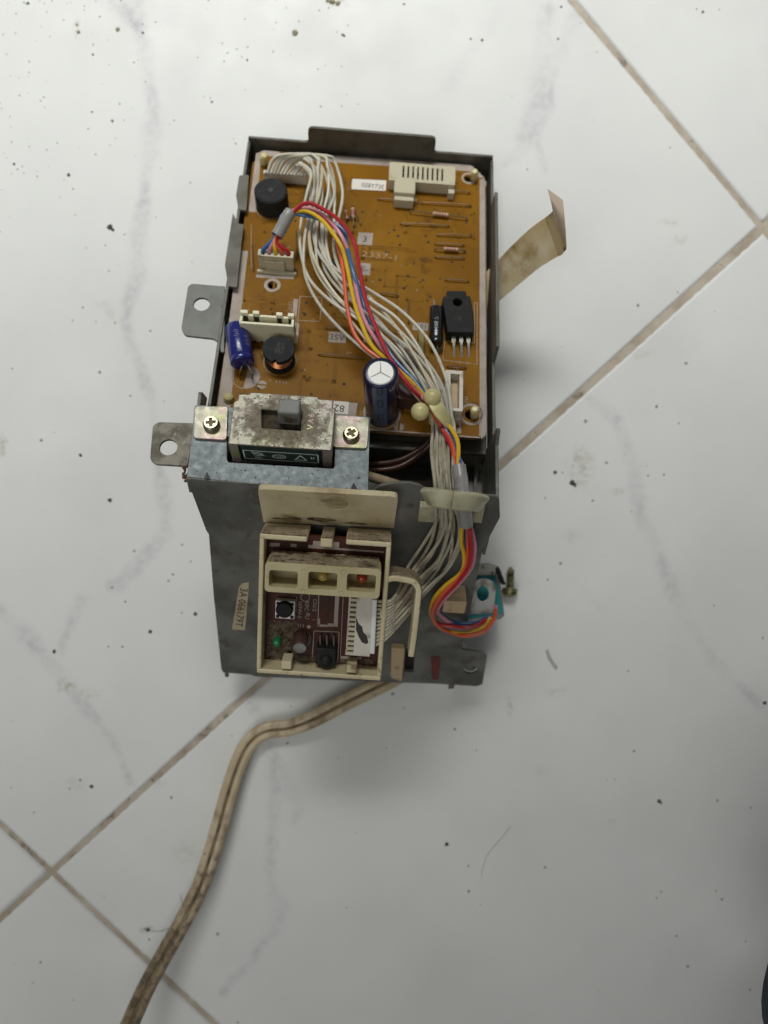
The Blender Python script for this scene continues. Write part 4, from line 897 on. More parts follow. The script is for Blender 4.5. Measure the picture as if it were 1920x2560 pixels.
def plate_dust(cx_, cy_, rx, ry):                                    # dust caked round the knob, where fingers never wipe
    nt = M['zinc_dirty'].node_tree; N = nt.nodes; L = nt.links; b = N['Principled BSDF']; src = b.inputs['Base Color'].links[0].from_socket
    tc = N.new('ShaderNodeTexCoord'); mp = N.new('ShaderNodeMapping'); mp.vector_type = 'POINT'
    mp.inputs['Location'].default_value = (-cx_ / rx, -cy_ / ry, 0); mp.inputs['Scale'].default_value = (1000 / rx, 1000 / ry, 0); L.new(tc.outputs['Object'], mp.inputs[0])
    ln = N.new('ShaderNodeVectorMath'); ln.operation = 'LENGTH'; L.new(mp.outputs[0], ln.inputs[0])
    def noise(sc, det=5):
        n = N.new('ShaderNodeTexNoise'); n.inputs['Scale'].default_value = sc; n.inputs['Detail'].default_value = det; n.inputs['Roughness'].default_value = .7; L.new(tc.outputs['Object'], n.inputs['Vector']); return n.outputs['Fac']
    def mr(x, a, b_, c, d):
        r = N.new('ShaderNodeMapRange'); r.inputs[1].default_value = a; r.inputs[2].default_value = b_; r.inputs[3].default_value = c; r.inputs[4].default_value = d; L.new(x, r.inputs[0]); return r.outputs[0]
    ad = N.new('ShaderNodeMath'); ad.operation = 'ADD'; L.new(ln.outputs['Value'], ad.inputs[0]); L.new(mr(noise(330), .3, .7, -.5, .5), ad.inputs[1])
    dk = N.new('ShaderNodeMix'); dk.data_type = 'RGBA'; L.new(mr(noise(700), .36, .64, 0, 1), dk.inputs[0]); dk.inputs[6].default_value = (.30, .25, .185, 1); dk.inputs[7].default_value = (.135, .105, .068, 1)
    mx = N.new('ShaderNodeMix'); mx.data_type = 'RGBA'; f = mr(ad.outputs[0], 1.12, .62, 0, .85); L.new(f, mx.inputs[0]); L.new(src, mx.inputs[6]); L.new(dk.outputs[2], mx.inputs[7]); L.new(mx.outputs[2], b.inputs['Base Color'])
    inv = N.new('ShaderNodeMath'); inv.operation = 'SUBTRACT'; inv.inputs[0].default_value = .55; L.new(mr(f, 0, 1, 0, .5), inv.inputs[1]); L.new(inv.outputs[0], b.inputs['Metallic'])
    L.new(mr(f, 0, 1, .42, .9), b.inputs['Roughness'])
plate_dust((sx0 + sx1) / 2, (sy0 + sy1) / 2, (sx1 - sx0) * .46, (sy1 - sy0) * .50)
mb = MB(PF); mb.prism(lid, BH - .8, BH, [slot]); obj('cover_plate', mb, M['zinc_dirty'], sw, .35, seg=3)
for (xa, xb), (xc_, xd) in zip(((sx0 + .02, sx0 + .82), (sx1 - .82, sx1 - .02)), ((sx0 + .05, sx0 + 2.6), (sx1 - 2.8, sx1 - .05))):
    mb = MB(PF); mb.box(xa, xb, sy0 + .8, sy1 - 4, FH + .1, BH - .82); mb.box(xc_, xd, sy0 + .02, sy0 + .8, FH - 5.5, BH - .82); obj('cover_side', mb, M['zinc'], sw, .2)
mb = MB(PF); mb.box(sx0 + .9, sx1 - .9, sy0 + .82, sy1 - 1, FH - 6, BH - 2.6); mb.box(sx0 + 3.4, sx1 - 3.6, sy0 + .3, sy0 + .85, FH - 6, BH - 1.3)
case = obj('case', mb, M['green_case'], sw, .2)
# print on the front face of the case
mb = MB(PF); yy = sy0 + .24; zc = (FH - 5.2 + BH - 2.2) / 2; xc = (sx0 + sx1) / 2 - .2
ux = Vector((1, 0, 0)); uz = Vector((0, 0, 1))
def fstroke(pts, w, close=False):
    q = MB().stroke(pts, w, 0, close); mb.add([(xc + p[0], yy, zc + p[1]) for p in q.v], q.f)
hw = 10.6; hz = 2.6
fstroke([(-hw, -hz), (-hw, hz), (hw, hz), (hw, -hz)], .34, True)
fstroke([(3.9, -1.5), (5.6, 1.4), (7.3, -1.5)], .36, True)
q = [(-.6 + 1.9 * math.cos(t * PI / 12) * 1.0, -.15 + 1.15 * math.sin(t * PI / 12)) for t in range(24)]; fstroke(q, .3, True)
q = [(-6.6 + 1.3 * math.cos(t * PI / 8), .75 + .95 * math.sin(t * PI / 8)) for t in range(16)]; fstroke(q, .3, True)
fstroke([(-8.3, 1.8), (-5.0, -.1)], .34); fstroke([(-7.9, 1.0), (-7.9, 2.0)], .2); fstroke([(-5.6, 0), (-4.7, -.2)], .25)
for s_, x, z_, sz in (('CQC', -.6, -.15, 1.1), ('AEL', -6.6, -1.45, 1.0), ('\u00b5', 9.0, .7, 1.7)):
    v, f, w = glyphs(s_); mb.add([(xc + x + a * sz, yy, zc + z_ + b * sz) for a, b in v], f)
printed('lettering', mb, M['green_print'], case)
mb = MB(PF); mb.box(sx0 + 4, sx1 - 4, sy0 + 1.5, sy1 - 1.5, BH - 2.6, BH - 2.0); obj('slot_bed', mb, M['hole'], sw)
k0 = P(693, 1030, BH + 5)[0]; k1 = P(749, 1032, BH + 5)[0]; KH = BH + 5.2
ky1 = P(720, 996, KH)[1]; ky0 = P(720, 1033, KH)[1]
mb = MB(PF); mb.box(k0, k1, ky0, ky1, BH - 1.5, KH); obj('knob', mb, M['knob'], sw, .5, seg=3)
mb = MB(PF); mb.box(k0 + .5, k1 - .5, ky0 - .05, ky0 + .3, BH - .4, KH - .9); obj('knob_face', mb, M['knob_worn'], sw, .2)
mb = MB(PF); tcx, tcy = P(777, 1052, BH); 
for s_, dy, sz in (('V', -2.3, 1.9), ('A', -.1, 1.5), ('6', 1.8, 1.7)): mb.text(s_, tcx, tcy + dy * .9, sz, BH + .05, 86)
printed('embossed_marks', mb, M['zinc'], sw)
mb = MB(PF)
for k in range(46):
    x = random.uniform(sx0 + 3, sx1 - 2.5); y = random.uniform(sy0 + .6, sy1 - 1)
    if slot[0][0] - .3 < x < slot[2][0] + .6 and slot[1][1] - .5 < y < slot[0][1] + .4: continue
    mb.ball((x, y, BH), random.uniform(.12, .32), 6, sq=(1.3, 1, .5))
o = obj('dust_lumps', mb, M['fluff'], sw); o['kind'] = 'stuff'

# ------------------------------------------------------------------ display unit on the front panel
du = thing('display_unit', 'dirty cream plastic indicator housing with three light windows on the front panel', 'indicator unit', HF @ Vector((19, 20, -10)))
RW, RL = 38 * HS, 43.43 * HS
finv = FF.inverted()
def drop(x, y):                                     # depth below the rim at which (x, y) meets the panel
    a = finv @ (HF @ Vector((x, y, 0))); d = finv.to_3x3() @ (HF.to_3x3() @ Vector((0, 0, -1)))
    return -(a.z - .05) / d.z if d.z < 0 else a.z
def wall(mb, x0, x1, y0, y1, top=0, mi=0):
    c = [(x0, y0), (x1, y0), (x1, y1), (x0, y1)]
    mb.hexa([(x, y, -max(drop(x, y), 6)) for x, y in c], [(x, y, top) for x, y in c], mi)
t = 1.35
mb = MB(HF); wall(mb, 0, t, 0, RL - 1.2)
obj('housing_wall', mb, M['cream'], du, .45, seg=3)
mb = MB(HF); wall(mb, RW - t, RW, 0, RL - 1.2); wall(mb, RW - t - .4, RW + .3, 21.3 - 2.6, 21.3 + .2, -.2)
obj('housing_wall', mb, M['cream'], du, .45, seg=3)
mb = MB(HF); wall(mb, .1, RW - .1, -1.3, .1)
wall(mb, RW - 1.8, RW - .3, -2.4, -1.25, -2)
obj('housing_wall', mb, M['cream'], du, .4, seg=3)
# top wall with a gap and a tongue
ya = RL - 1.5
xg0 = U(768, 1350)[0]; xg1 = U(865, 1352)[0]; xt0 = U(801, 1360)[0]; xt1 = U(831, 1362)[0]
mb = MB(HF); wall(mb, 0, xg0, ya, RL); wall(mb, xg1, RW, ya, RL); obj('housing_wall', mb, [M['cream']], du, .45, seg=3)
mb = MB(HF); wall(mb, xt0, xt1, ya - 1.0, RL - .1, .4); obj('clip_tongue', mb, M['cream'], du, .3)
# dust lying on the top wall
mb = MB(HF)
for xa, xb in ((.4, xg0 - .3), (xg1 + .3, RW - .4), (xt0 + .2, xt1 - .2)):
    n = 22; vs = []; fs = []
    for i in range(n + 1):
        x = xa + (xb - xa) * i / n
        for j in range(5): vs.append((x, RL + .05 + random.uniform(0, .28), -.5 - j * 1.8))
    for i in range(n):
        for j in range(4): fs.append((i * 5 + j, (i + 1) * 5 + j, (i + 1) * 5 + j + 1, i * 5 + j + 1))
    mb.add(vs, fs)
o = obj('dust_layer', mb, M['cream_dust'], du); o['kind'] = 'stuff'
# flange plate leaning above the housing
pl = [C(643.5, 1222, 208), C(996, 1240, 209.5), C(983, 1330, 226), C(660, 1311, 224.5)]
pf = frame(pl[3], pl[2] - pl[3], pl[0] - pl[3]); pi_ = pf.inverted(); loc = [pi_ @ p for p in pl]
ll = [(p.x, p.y) for p in loc]; mb = MB(pf)
mb.prism(round_poly([ll[3], ll[2], ll[1], ll[0]], [.2, .2, 2.0, 2.0]), -1.7, 0, [circ(ll[3][0] + 21.5, ll[3][1] + 14.3, 3.1, 24)])
obj('flange_plate', mb, M['cream_flap'], du, .5, seg=3)
mb = MB(pf); mb.lathe(ll[3][0] + 21.5, ll[3][1] + 14.3, [(4.3, .0), (4.1, .16), (3.3, .16), (3.15, .0)], 28); obj('raised_ring', mb, M['cream_flap'], du)
mb = MB(pf); mb.box(ll[3][0] + 12.5, ll[3][0] + 22.5, -.6, .9, -1.2, .12); obj('notch', mb, M['hole'], du)  # dark block in place of the shaded opening under the flap
mb = MB(pf); cxp, cyp = ll[3][0] + 21.5, ll[3][1] + 14.3
n = 24; vs = [(cxp + r_ * math.cos(2 * PI * k / n), cyp + r_ * math.sin(2 * PI * k / n), z_) for r_, z_ in ((3.12, -.02), (2.5, -.9), (2.3, -2.6)) for k in range(n)]
mb.add(vs, [(j * n + k, j * n + (k + 1) % n, (j + 1) * n + (k + 1) % n, (j + 1) * n + k) for j in range(2) for k in range(n)] + [tuple(range(2 * n, 3 * n))], 0, True); obj('screw_hole', mb, M['cream'], du)
mb = MB(pf)
for (x, y, rx, ry) in ((9.2, 4.6, 2.0, .9), (17.2, 4.9, 4.6, 1.1), (27, 3.9, 3.4, .4), (4.8, 4.1, 2.4, .35)):
    mb = MB(pf); mb.prism([(ll[3][0] + x + rx * math.cos(a) * random.uniform(.8, 1.1), ll[3][1] + y + ry * math.sin(a) * random.uniform(.7, 1.1)) for a in [2 * PI * k / 14 for k in range(14)]], .02, .16); obj('grime_patch', mb, M['grime'], du)
# board inside
bd = -6.2
mb = MB(HF); mb.box(t + .1, RW - t - .1, .2, ya - .1, bd - 1.4, bd); obj('board', mb, M['redboard'], du)
sk = MB(HF); Z = bd + .05
def ub(x, y): return U(x, y, bd)
def us(pts, w=.25, close=False): sk.stroke([ub(x, y) for x, y in pts], w, Z, close)
def up_(pts): sk.flat([ub(x, y) for x, y in pts], Z)
up_([(675, 1357), (700, 1358), (699, 1366), (673, 1366)]); up_([(727, 1359), (742, 1360), (741, 1368), (726, 1367)]); up_([(770, 1362), (782, 1362), (783, 1352), (848, 1355), (848, 1370), (960, 1378), (960, 1382), (770, 1370)])
us([(797, 1485), (795, 1563)], .25); up_([(838, 1490), (848, 1490), (844, 1567), (834, 1566)]); up_([(793, 1560), (819, 1562), (819, 1567), (793, 1566)]); up_([(793, 1545), (800, 1546), (800, 1566), (793, 1566)]); up_([(819, 1558), (836, 1559), (836, 1567), (819, 1566)])
us([(785, 1577), (848, 1580), (844, 1656), (780, 1653)], .22, True); us([(858, 1492), (851, 1640)], .18)
up_([(851, 1640), (904, 1642), (903, 1666), (849, 1664)]); up_([(688, 1633), (743, 1638), (742, 1656), (686, 1652)])
ring = lambda x, y, r: [(ub(x, y)[0] + r * math.cos(a), ub(x, y)[1] + r * math.sin(a)) for a in [2 * PI * k / 20 for k in range(20)]]
sk.stroke(ring(752, 1596, 3.0), .2, Z, True); sk.stroke(ring(763, 1493, 1.3), .18, Z, True); sk.flat(ring(772, 1567, .6), Z); us([(742, 1493), (741, 1530)], .18)
for s_, x, y, sz, an, mir in (('KPC', 767, 1515, 1.2, -91, False), ('1694V-0', 750, 1525, 1.15, -91, False), ('R', 770, 1534, 1.3, -91, True), ('U', 768, 1543, 1.3, -91, False), ('CN1S', 787, 1513, 1.15, -91, False), ('C211', 746, 1563, 1.1, -2, False), ('1', 784, 1549, 1.0, -91, False), ('2', 917, 1650, 1.2, -91, False)):
    sk.text(s_, *ub(x, y), sz, Z, an, 0, mir)
printed('silkscreen', sk, M['silk'], du)
mb = MB(HF)
for y in (1497, 1513, 1527, 1542):
    mb = MB(HF); mb.lathe(*ub(818, y), [(.55, bd), (.5, bd + .12)], 10); obj('solder_point', mb, M['hole'], du)
# light holder with three windows
hz0, hz1 = bd + .6, 4.6
x0 = (U(660.5, 1414, hz1)[0] + U(663, 1480, hz1)[0]) / 2; x1 = (U(953, 1425, hz1)[0] + U(949, 1494, hz1)[0]) / 2
y1 = (U(700, 1409, hz1)[1] + U(900, 1418.5, hz1)[1]) / 2; y0 = (U(700, 1483, hz1)[1] + U(900, 1493, hz1)[1]) / 2
wins = []
for (xa, ya_, xb, yb) in ((673, 1425, 743, 1471), (771.5, 1429, 841.5, 1476), (868.5, 1434, 937.5, 1481.5)):
    a = U(xa, ya_, hz1); b = U(xb, yb, hz1); wins.append((a[0], b[0], (b[1]), (a[1])))
mb = MB(HF); mb.prism(rrect(x0, x1, y0, y1, 1.2), hz0 + 3.2, hz1, [rrect(a, b, c, d, .7) for a, b, c, d in wins]); mb.box(x0 + .4, x1 - .4, y0 + .4, y1 - .4, hz0, hz0 + 3.2)
lh = obj('light_holder', mb, M['olive_plastic'], du, .3, seg=3)
mb = MB(HF); n = 60; vs = []; fs = []
for i in range(n + 1):
    for j in range(8): vs.append((x0 + .8 + (x1 - x0 - 1.6) * i / n, y1 + .04 + random.uniform(0, .35) * (1 if j else .1), hz1 - .6 - j * 1.25))
for i in range(n):
    for j in range(7): fs.append((i * 8 + j, (i + 1) * 8 + j, (i + 1) * 8 + j + 1, i * 8 + j + 1))
mb.add(vs, fs); o = obj('dust_layer', mb, M['cream_dust'], lh); o['kind'] = 'stuff'
mb = MB(HF)
for (x, y) in ((759, 1427), (756, 1477), (858, 1428.5), (852.5, 1481)):
    c = U(x, y, hz1); mb.lathe(c[0], c[1], [(.72, hz1 - .02), (.68, hz1 + .12), (.5, hz1 + .06)], 16)
obj('moulding_mark', mb, M['olive_plastic'], lh)
mb = MB(HF); a, b, c, d = wins[0]
for q in (.42, .78): mb.lathe(a + (b - a) * q, d - .9, [(.85, hz0 + 3.2), (.8, hz0 + 3.35)], 14)
obj('empty_led_hole', mb, M['hole'], lh)
for k, m in ((1, 'led_y'), (2, 'led_r')):
    a, b, c, d = wins[k]; mb = MB(HF); q = (U(807, 1441, hz1 - 3) if k == 1 else U(905, 1446, hz1 - 3))
    mb.lathe(q[0], q[1], [(1.55, hz0 + 3.2), (1.55, hz1 - 3.6), (1.45, hz1 - 2.9), (1.1, hz1 - 2.3), (.6, hz1 - 2.0), (.1, hz1 - 1.9)], 20)
    obj('led', mb, M[m], lh, 0, 'clear amber led in the middle window' if k == 1 else 'red led in the right window')
# tact button
a = U(689, 1500, bd + 2); b = U(740, 1548, bd + 2); mb = MB(HF); mb.box(a[0], b[0] - .4, b[1], a[1], bd, bd + 2.4)
bt = obj('push_button', mb, M['alu'], du, .3)
cx, cy = U(711, 1524, bd + 3); mb = MB(HF); mb.lathe(cx, cy, [(2.55, bd + 2.4), (2.5, bd + 3.4), (2.2, bd + 3.8)], 24); obj('plunger', mb, M['black'], bt)
mb = MB(HF)
for dx in (.8, b[0] - a[0] - 1.2):
    for dy in (.8, a[1] - b[1] - .8): mb.lathe(a[0] + dx, b[1] + dy, [(.55, bd + 2.4), (.5, bd + 2.65)], 10)
obj('rivet', mb, M['black'], bt)
# small capacitor leaning toward the lens
p0 = Vector((*U(753, 1590, bd), bd)); p1 = Vector((*U(749, 1620, bd + 5), bd + 5)); L_ = (p1 - p0).length; mb = MB(HF); r = 2.45
mb.lathe(0, 0, [(r, 0), (r, L_ - .4), (r * .92, L_), (r * .78, L_)], 28, axis=p1 - p0, o=p0); cp = obj('capacitor', mb, M['cap_brown'], du)
mb = MB(HF); mb.lathe(0, 0, [(r * .78, L_ - .02), (r * .78, L_ + .06), (.1, L_ + .08)], 24, axis=p1 - p0, o=p0); obj('metal_top', mb, M['alu_dull'], cp)
mb = MB(HF); az2 = (p1 - p0).normalized(); s1 = Vector((1, 0, 0)); s1 = (s1 - az2 * s1.dot(az2)).normalized(); s2 = az2.cross(s1); vs = []
for z_ in (.3, L_ - .35):
    for k in range(7): th = -.55 + 1.0 * k / 6 - .1; vs.append(p0 + az2 * z_ + (s1 * math.cos(th) + s2 * math.sin(th)) * (r + .04))
mb.add(vs, [(k, k + 1, k + 8, k + 7) for k in range(6)]); printed('stripe', mb, M['print_pale'], cp)
# infrared receiver
mb = MB(HF); a = U(790, 1620, bd + 4); b = U(838, 1666, bd + 4); mb.box(a[0], b[0], b[1], a[1], bd, bd + 4); c = U(814, 1652, bd + 4); mb.ball((c[0], c[1], bd + 3.6), 2.1, 16)
ir_ = obj('infrared_receiver', mb, M['black'], du, .3)
mb = MB(HF)
for x in (801, 818, 835): p = U(x, 1586, bd + .2); q = U(x, 1622, bd + 2); mb.tube([(p[0], p[1], bd - .1), (p[0], p[1], bd + 1.0), (q[0], q[1], bd + 2)], .3, 6)
obj('lead', mb, M['ear'], ir_)
# green led and dust at lower left
mb = MB(HF); c = U(692, 1608, bd + 3); mb.lathe(c[0], c[1], [(1.3, bd), (1.3, bd + 2.6), (.9, bd + 3.5), (.1, bd + 3.8)], 16); obj('led', mb, M['led_g'], du, 0, 'small green led at the lower left of the housing')
def heap(fr, x0, x1, y0, y1, z0, hmax, n, m, name, parent, mtl, seed):
    rs = np.random.default_rng(seed); hgt = np.zeros((n + 1, m + 1))
    for _ in range(int(n * m * .35)):
        cx_, cy_, r_ = rs.uniform(0, n), rs.uniform(0, m), rs.uniform(.8, 2.6); ii, jj = np.mgrid[0:n + 1, 0:m + 1]
        hgt = np.maximum(hgt, rs.uniform(.2, 1) * np.clip(1 - ((ii - cx_) ** 2 + (jj - cy_) ** 2) / r_ ** 2, 0, 1) ** .5)
    e = np.minimum(np.minimum(np.mgrid[0:n + 1, 0:m + 1][0], n - np.mgrid[0:n + 1, 0:m + 1][0]) / (n * .3), np.minimum(np.mgrid[0:n + 1, 0:m + 1][1], m - np.mgrid[0:n + 1, 0:m + 1][1]) / (m * .3)).clip(0, 1)
    hgt = hgt * e * hmax - .12 + rs.uniform(-.05, .05, hgt.shape)
    mb = MB(fr); mb.add([(x0 + (x1 - x0) * i / n, y0 + (y1 - y0) * j / m, z0 + hgt[i, j]) for i in range(n + 1) for j in range(m + 1)], [(i * (m + 1) + j, (i + 1) * (m + 1) + j, (i + 1) * (m + 1) + j + 1, i * (m + 1) + j + 1) for i in range(n) for j in range(m)], 0, True)
    o = obj(name, mb, mtl, parent); o['kind'] = 'stuff'; return o
hx0 = t + .05; hx1 = U(748, 1600, bd)[0]
heap(HF, hx0, hx1, .3, U(690, 1548, bd)[1], bd, 1.5, 34, 40, 'dust_lumps', du, M['fluff'], 3)
heap(HF, t, RW - t, .05, 2.2, bd, 1.2, 70, 8, 'dust_lumps', du, M['fluff'], 4)
mb = MB(HF)
for (xa, ya_, xb, yb) in ((704, 1652, 728, 1674), (867, 1663, 891, 1683)):
    a = U(xa, ya_, .2); b = U(xb, yb, .2); mb.box(a[0], b[0], b[1], a[1], -5, .35)
obj('clip', mb, M['cream'], du, .3)
# L-shaped wire guard arm on the right
pts = [U(x, y, -1.5) for x, y in ((966, 1447), (985, 1443), (1012, 1447), (1030, 1451), (1041, 1460), (1046, 1474), (1045, 1490), (1040, 1540), (1034, 1590), (1027, 1638))]
mb = MB(HF); mb.sweep(smooth_path([(p[0], p[1], -4.2) for p in pts], 4), round_poly([(-.85, -4.0), (.85, -4.0), (.85, 4.0), (-.85, 4.0)], .5), up=(0, 0, 1), smooth=False)
obj('guard_arm', mb, M['cream'], du, .25)
pts2 = [(p[0], p[1]) for p in pts[:6]]
mb = MB(HF); vs = []; fs = []; sp_ = smooth_path([(p[0], p[1], 0) for p in pts[:7]], 5)
for i, p in enumerate(sp_):
    d = (sp_[min(i + 1, len(sp_) - 1)] - sp_[max(i - 1, 0)]).normalized(); nn = Vector((-d.y, d.x, 0))
    for j in range(6): vs.append(p + nn * (.9 + random.uniform(0, .18)) + Vector((0, 0, -1.2 - j * 1.3)))
for i in range(len(sp_) - 1):
    for j in range(5): fs.append((i * 6 + j, (i + 1) * 6 + j, (i + 1) * 6 + j + 1, i * 6 + j + 1))
o = obj('dust_layer', mb.add(vs, fs), M['cream_dust'], du); o['kind'] = 'stuff'

# ------------------------------------------------------------------ white wire harness
wh = thing('white_wire_harness', 'bundle of thin white wires running across the board down to the indicator unit', 'wire harness', PF @ Vector((BW * .55, BL * .5, 3)))
# plug in the indicator unit
cz = bd + 5.5
ua = lambda x, y: U(x, y, cz)
mb = MB(HF); mb.prism([ua(861, 1638), ua(925, 1643), ua(932, 1492), ua(893, 1490), ua(889, 1542), ua(883, 1634)], bd + 1.2, cz); mb.box(ua(865, 1600)[0], ua(925, 1600)[0], ua(865, 1639)[1], ua(865, 1492)[1], bd, bd + 1.2)
plug = obj('plug', mb, M['whiteplug'], wh, .3)
for k in range(12):
    f_ = k / 11; mb = MB(HF); q0 = U(872 + 3 * (1 - f_) - 8 * f_ + 2, 1500 + 133 * f_, cz - .6); q1 = U(892 - 7 * f_, 1500 + 133 * f_, cz - .6)
    mb.box(q0[0], q1[0] + .6, q0[1] - .42, q0[1] + .42, bd + 1.6, cz - .6); obj('contact', mb, M['ivory'], plug)
mb = MB(HF); a = ua(943, 1497); b = ua(929, 1632); mb.hexa([(ua(928, 1497)[0], a[1], bd + 1), (a[0], a[1], bd + 1), (b[0] + .9, b[1], bd + 1), (ua(921, 1632)[0], b[1], bd + 1)], [(ua(931, 1497)[0], a[1], cz + .9), (a[0], a[1], cz + .9), (b[0] + .9, b[1], cz + .9), (ua(924, 1632)[0], b[1], cz + .9)])
obj('latch_bar', mb, M['alu'], plug, .3)
mb = MB(HF); mb.flat([ua(x, y) for x, y in ((890, 1543), (897, 1560), (905, 1566), (908, 1580), (916, 1588), (921, 1606), (916, 1610), (905, 1606), (897, 1592), (890, 1574))], cz + .06); printed('marker_stroke', mb, M['ink'], plug)
NW = 12
# centre line of the bundle: (kind, px, py, height or depth, half spread px, height jitter mm)
KEY = [('P', 0, 0, 5, 0, 0), ('P', 0, 0, 9, 0, 0), ('P', 778, 392, 13, 0, 1.5), ('P', 800, 425, 13, 34, 2), ('P', 806, 480, 11, 42, 1.5), ('P', 796, 545, 9, 42, 1.5), ('P', 795, 610, 8, 44, 1.5), ('P', 812, 670, 8, 46, 1.6), ('P', 850, 725, 9, 50, 1.8), ('P', 905, 775, 10, 54, 1.8), ('P', 965, 828, 11, 56, 1.8), ('P', 1022, 890, 11, 52, 1.8), ('P', 1072, 962, 10, 42, 1.4), ('P', 1103, 1030, 7, 26, 1.4), ('P', 1108, 1075, 6, 24, 1.2), ('P', 1104, 1130, 10, 27, 1.2), ('P', 1108, 1200, 14, 24, 1.2), ('Q', 1112, 1248, 3.5, 26, .9), ('Q', 1117, 1300, 3, 32, 1), ('Q', 1112, 1350, 3, 40, 1), ('Q', 1090, 1402, 4, 46, 1), ('Q', 1050, 1450, 5.5, 44, 1.0)]
def wnoise(i, s): return math.sin(i * 2.39 + s * 1.7) * .6 + math.sin(i * 5.1 - s * .9) * .4
order = list(range(NW))
xsock0 = P(668, 430, 5)[0]; xsock1 = P(760, 436, 5)[0]; ysock = P(714, 433, 5)[1]
for i in range(NW):
    f_ = i / (NW - 1); pts = []
    lane = 1 - 2 * f_                     # order in which the wires lie side by side
    for s, (kind, x, y, h, sp_, hj) in enumerate(KEY):
        if s == 0: pts.append(toworld(PF, (xsock0 + (xsock1 - xsock0) * f_, ysock, 4.4))); continue
        if s == 1: pts.append(toworld(PF, (xsock0 + (xsock1 - xsock0) * f_ + 2.4 + 1.5 * (1 - f_), ysock + 1.6 + 1.8 * (1 - f_), 6.4 + 2.6 * (1 - f_) + wnoise(i, 1) * .6))); continue
        n_ = KEY[min(s + 1, len(KEY) - 1)]; p_ = KEY[s - 1]; dx, dy = (n_[1] - (p_[1] or 740)), (n_[2] - (p_[2] or 400)); l_ = math.hypot(dx, dy); nx, ny = dy / l_ * -1, dx / l_
        if s == 2: lat = 0; x = x + (1 - f_) * 30 * 0 + lane * 36; y = y + 22 * (1 - abs(lane)) * -.3 + 10 * abs(lane) + (f_ - .5) * 26
        else: lat = 0
        drift = lane * .86 + .46 * math.sin(i * 2.3 + s * .5) * (1 if 3 < s < 15 else (.75 if s < 21 else .45))
        lat = -drift * sp_
        px_, py_ = x + nx * lat + random.uniform(-4, 4), y + ny * lat + random.uniform(-4, 4)
        hh_ = h + hj * wnoise(i, s * .8) * (1.5 if s > 15 else 1)
        pts.append(PW(px_, py_, hh_) if kind == 'P' else QW(px_, py_, hh_))
    e_ = (1 + lane) / 2; ex, ey = 943 - 8 * e_, 1503 + 112 * e_
    pts.append(UW(ex + 40, ey - 6 - 22 * e_, cz - 1.2)); pts.append(UW(ex - 2, ey, cz - 1.2))
    path = smooth_path(pts, 7); n1 = int(len(path) * .66)
    mb = MB(); mb.tube(path, .50, 8)
    # the lower half has gathered more dust
    o = obj('wire', mb, [M[('wire_white', 'wire_grey', 'wire_cream', 'wire_white')[(i * 7) % 4]], M['wire_dusty']], wh); me = o.data
    lim = (PF @ Vector((0, -4, 0))).y / 1000
    for p in me.polygons:
        if (o.matrix_basis @ p.center).y + WORLD[wh.name].translation.y < lim: p.material_index = 1

# ------------------------------------------------------------------ coloured wire harness to the motor
ch = thing('coloured_wire_harness', 'red orange yellow pink and blue wires in grey sleeves running to the small motor', 'wire harness', PF @ Vector((BW * .5, BL * .45, 6)))
def pp(l, h): return [PW(x, y, hh_) for (x, y), hh_ in zip(l, h)]
def lin(a, b, n): return [a + (b - a) * k / max(n - 1, 1) for k in range(n)]
sl0, sl1 = (696, 589), (722, 536)
CW = {
 'blue':   ([(846,565),(868,622),(884,683),(908,756),(922,799),(948,841),(979,889),(1008,923),(1034,949),(1070,1000),(1094,1045)], 11, [(1128,1098),(1141,1133),(1154,1163)], [(1166,1314),(1167,1345),(1167,1375),(1162,1410),(1140,1450),(1105,1490),(1086,1512),(1095,1528),(1116,1547),(1148,1558),(1190,1556),(1218,1544)]),
 'pink':   ([(764,520),(812,541),(851,587),(877,650),(894,743),(913,804),(945,857),(985,912),(1030,970),(1070,1008),(1094,1048)], 12.5, [(1120,1098),(1136,1133),(1156,1164)], [(1176,1316),(1185,1353),(1186,1382),(1177,1420),(1148,1458),(1112,1497),(1094,1525),(1104,1541),(1139,1562),(1195,1566),(1232,1545),(1240,1512)]),
 'yellow': ([(764,528),(806,552),(849,609),(865,655),(886,756),(910,825),(932,867),(961,895),(1003,931),(1032,958),(1062,992),(1100,1046)], 13, [(1121,1063),(1142,1097),(1146,1133),(1143,1166)], [(1155,1316),(1154,1359),(1160,1388),(1154,1429),(1110,1467),(1083,1500),(1077,1532),(1089,1552),(1110,1573),(1154,1583),(1198,1573),(1226,1545)]),
 'orange': ([(764,524),(805,548),(836,589),(850,630),(860,690),(868,769),(884,830),(913,870),(945,894),(985,925),(1030,970),(1068,1006),(1092,1050)], 12, [(1116,1085),(1132,1118),(1137,1165)], [(1170,1318),(1170,1360),(1168,1400),(1150,1440),(1110,1480),(1084,1520),(1083,1548),(1100,1568),(1125,1580),(1166,1590),(1207,1580),(1232,1552),(1241,1522)]),
 'red':    ([(764,508),(810,524),(853,556),(885,606),(899,676),(916,756),(947,836),(979,902),(1024,966),(1058,1000),(1094,1048)], 15, [(1110,1081),(1126,1112),(1136,1140),(1140,1166)], [(1173,1318),(1175,1345),(1177,1385),(1169,1423),(1139,1461),(1104,1497),(1086,1526),(1084,1549),(1104,1561),(1154,1568),(1186,1566),(1216,1548)]),
}
pinorder = ['blue', 'pink', 'yellow', 'orange', 'red']
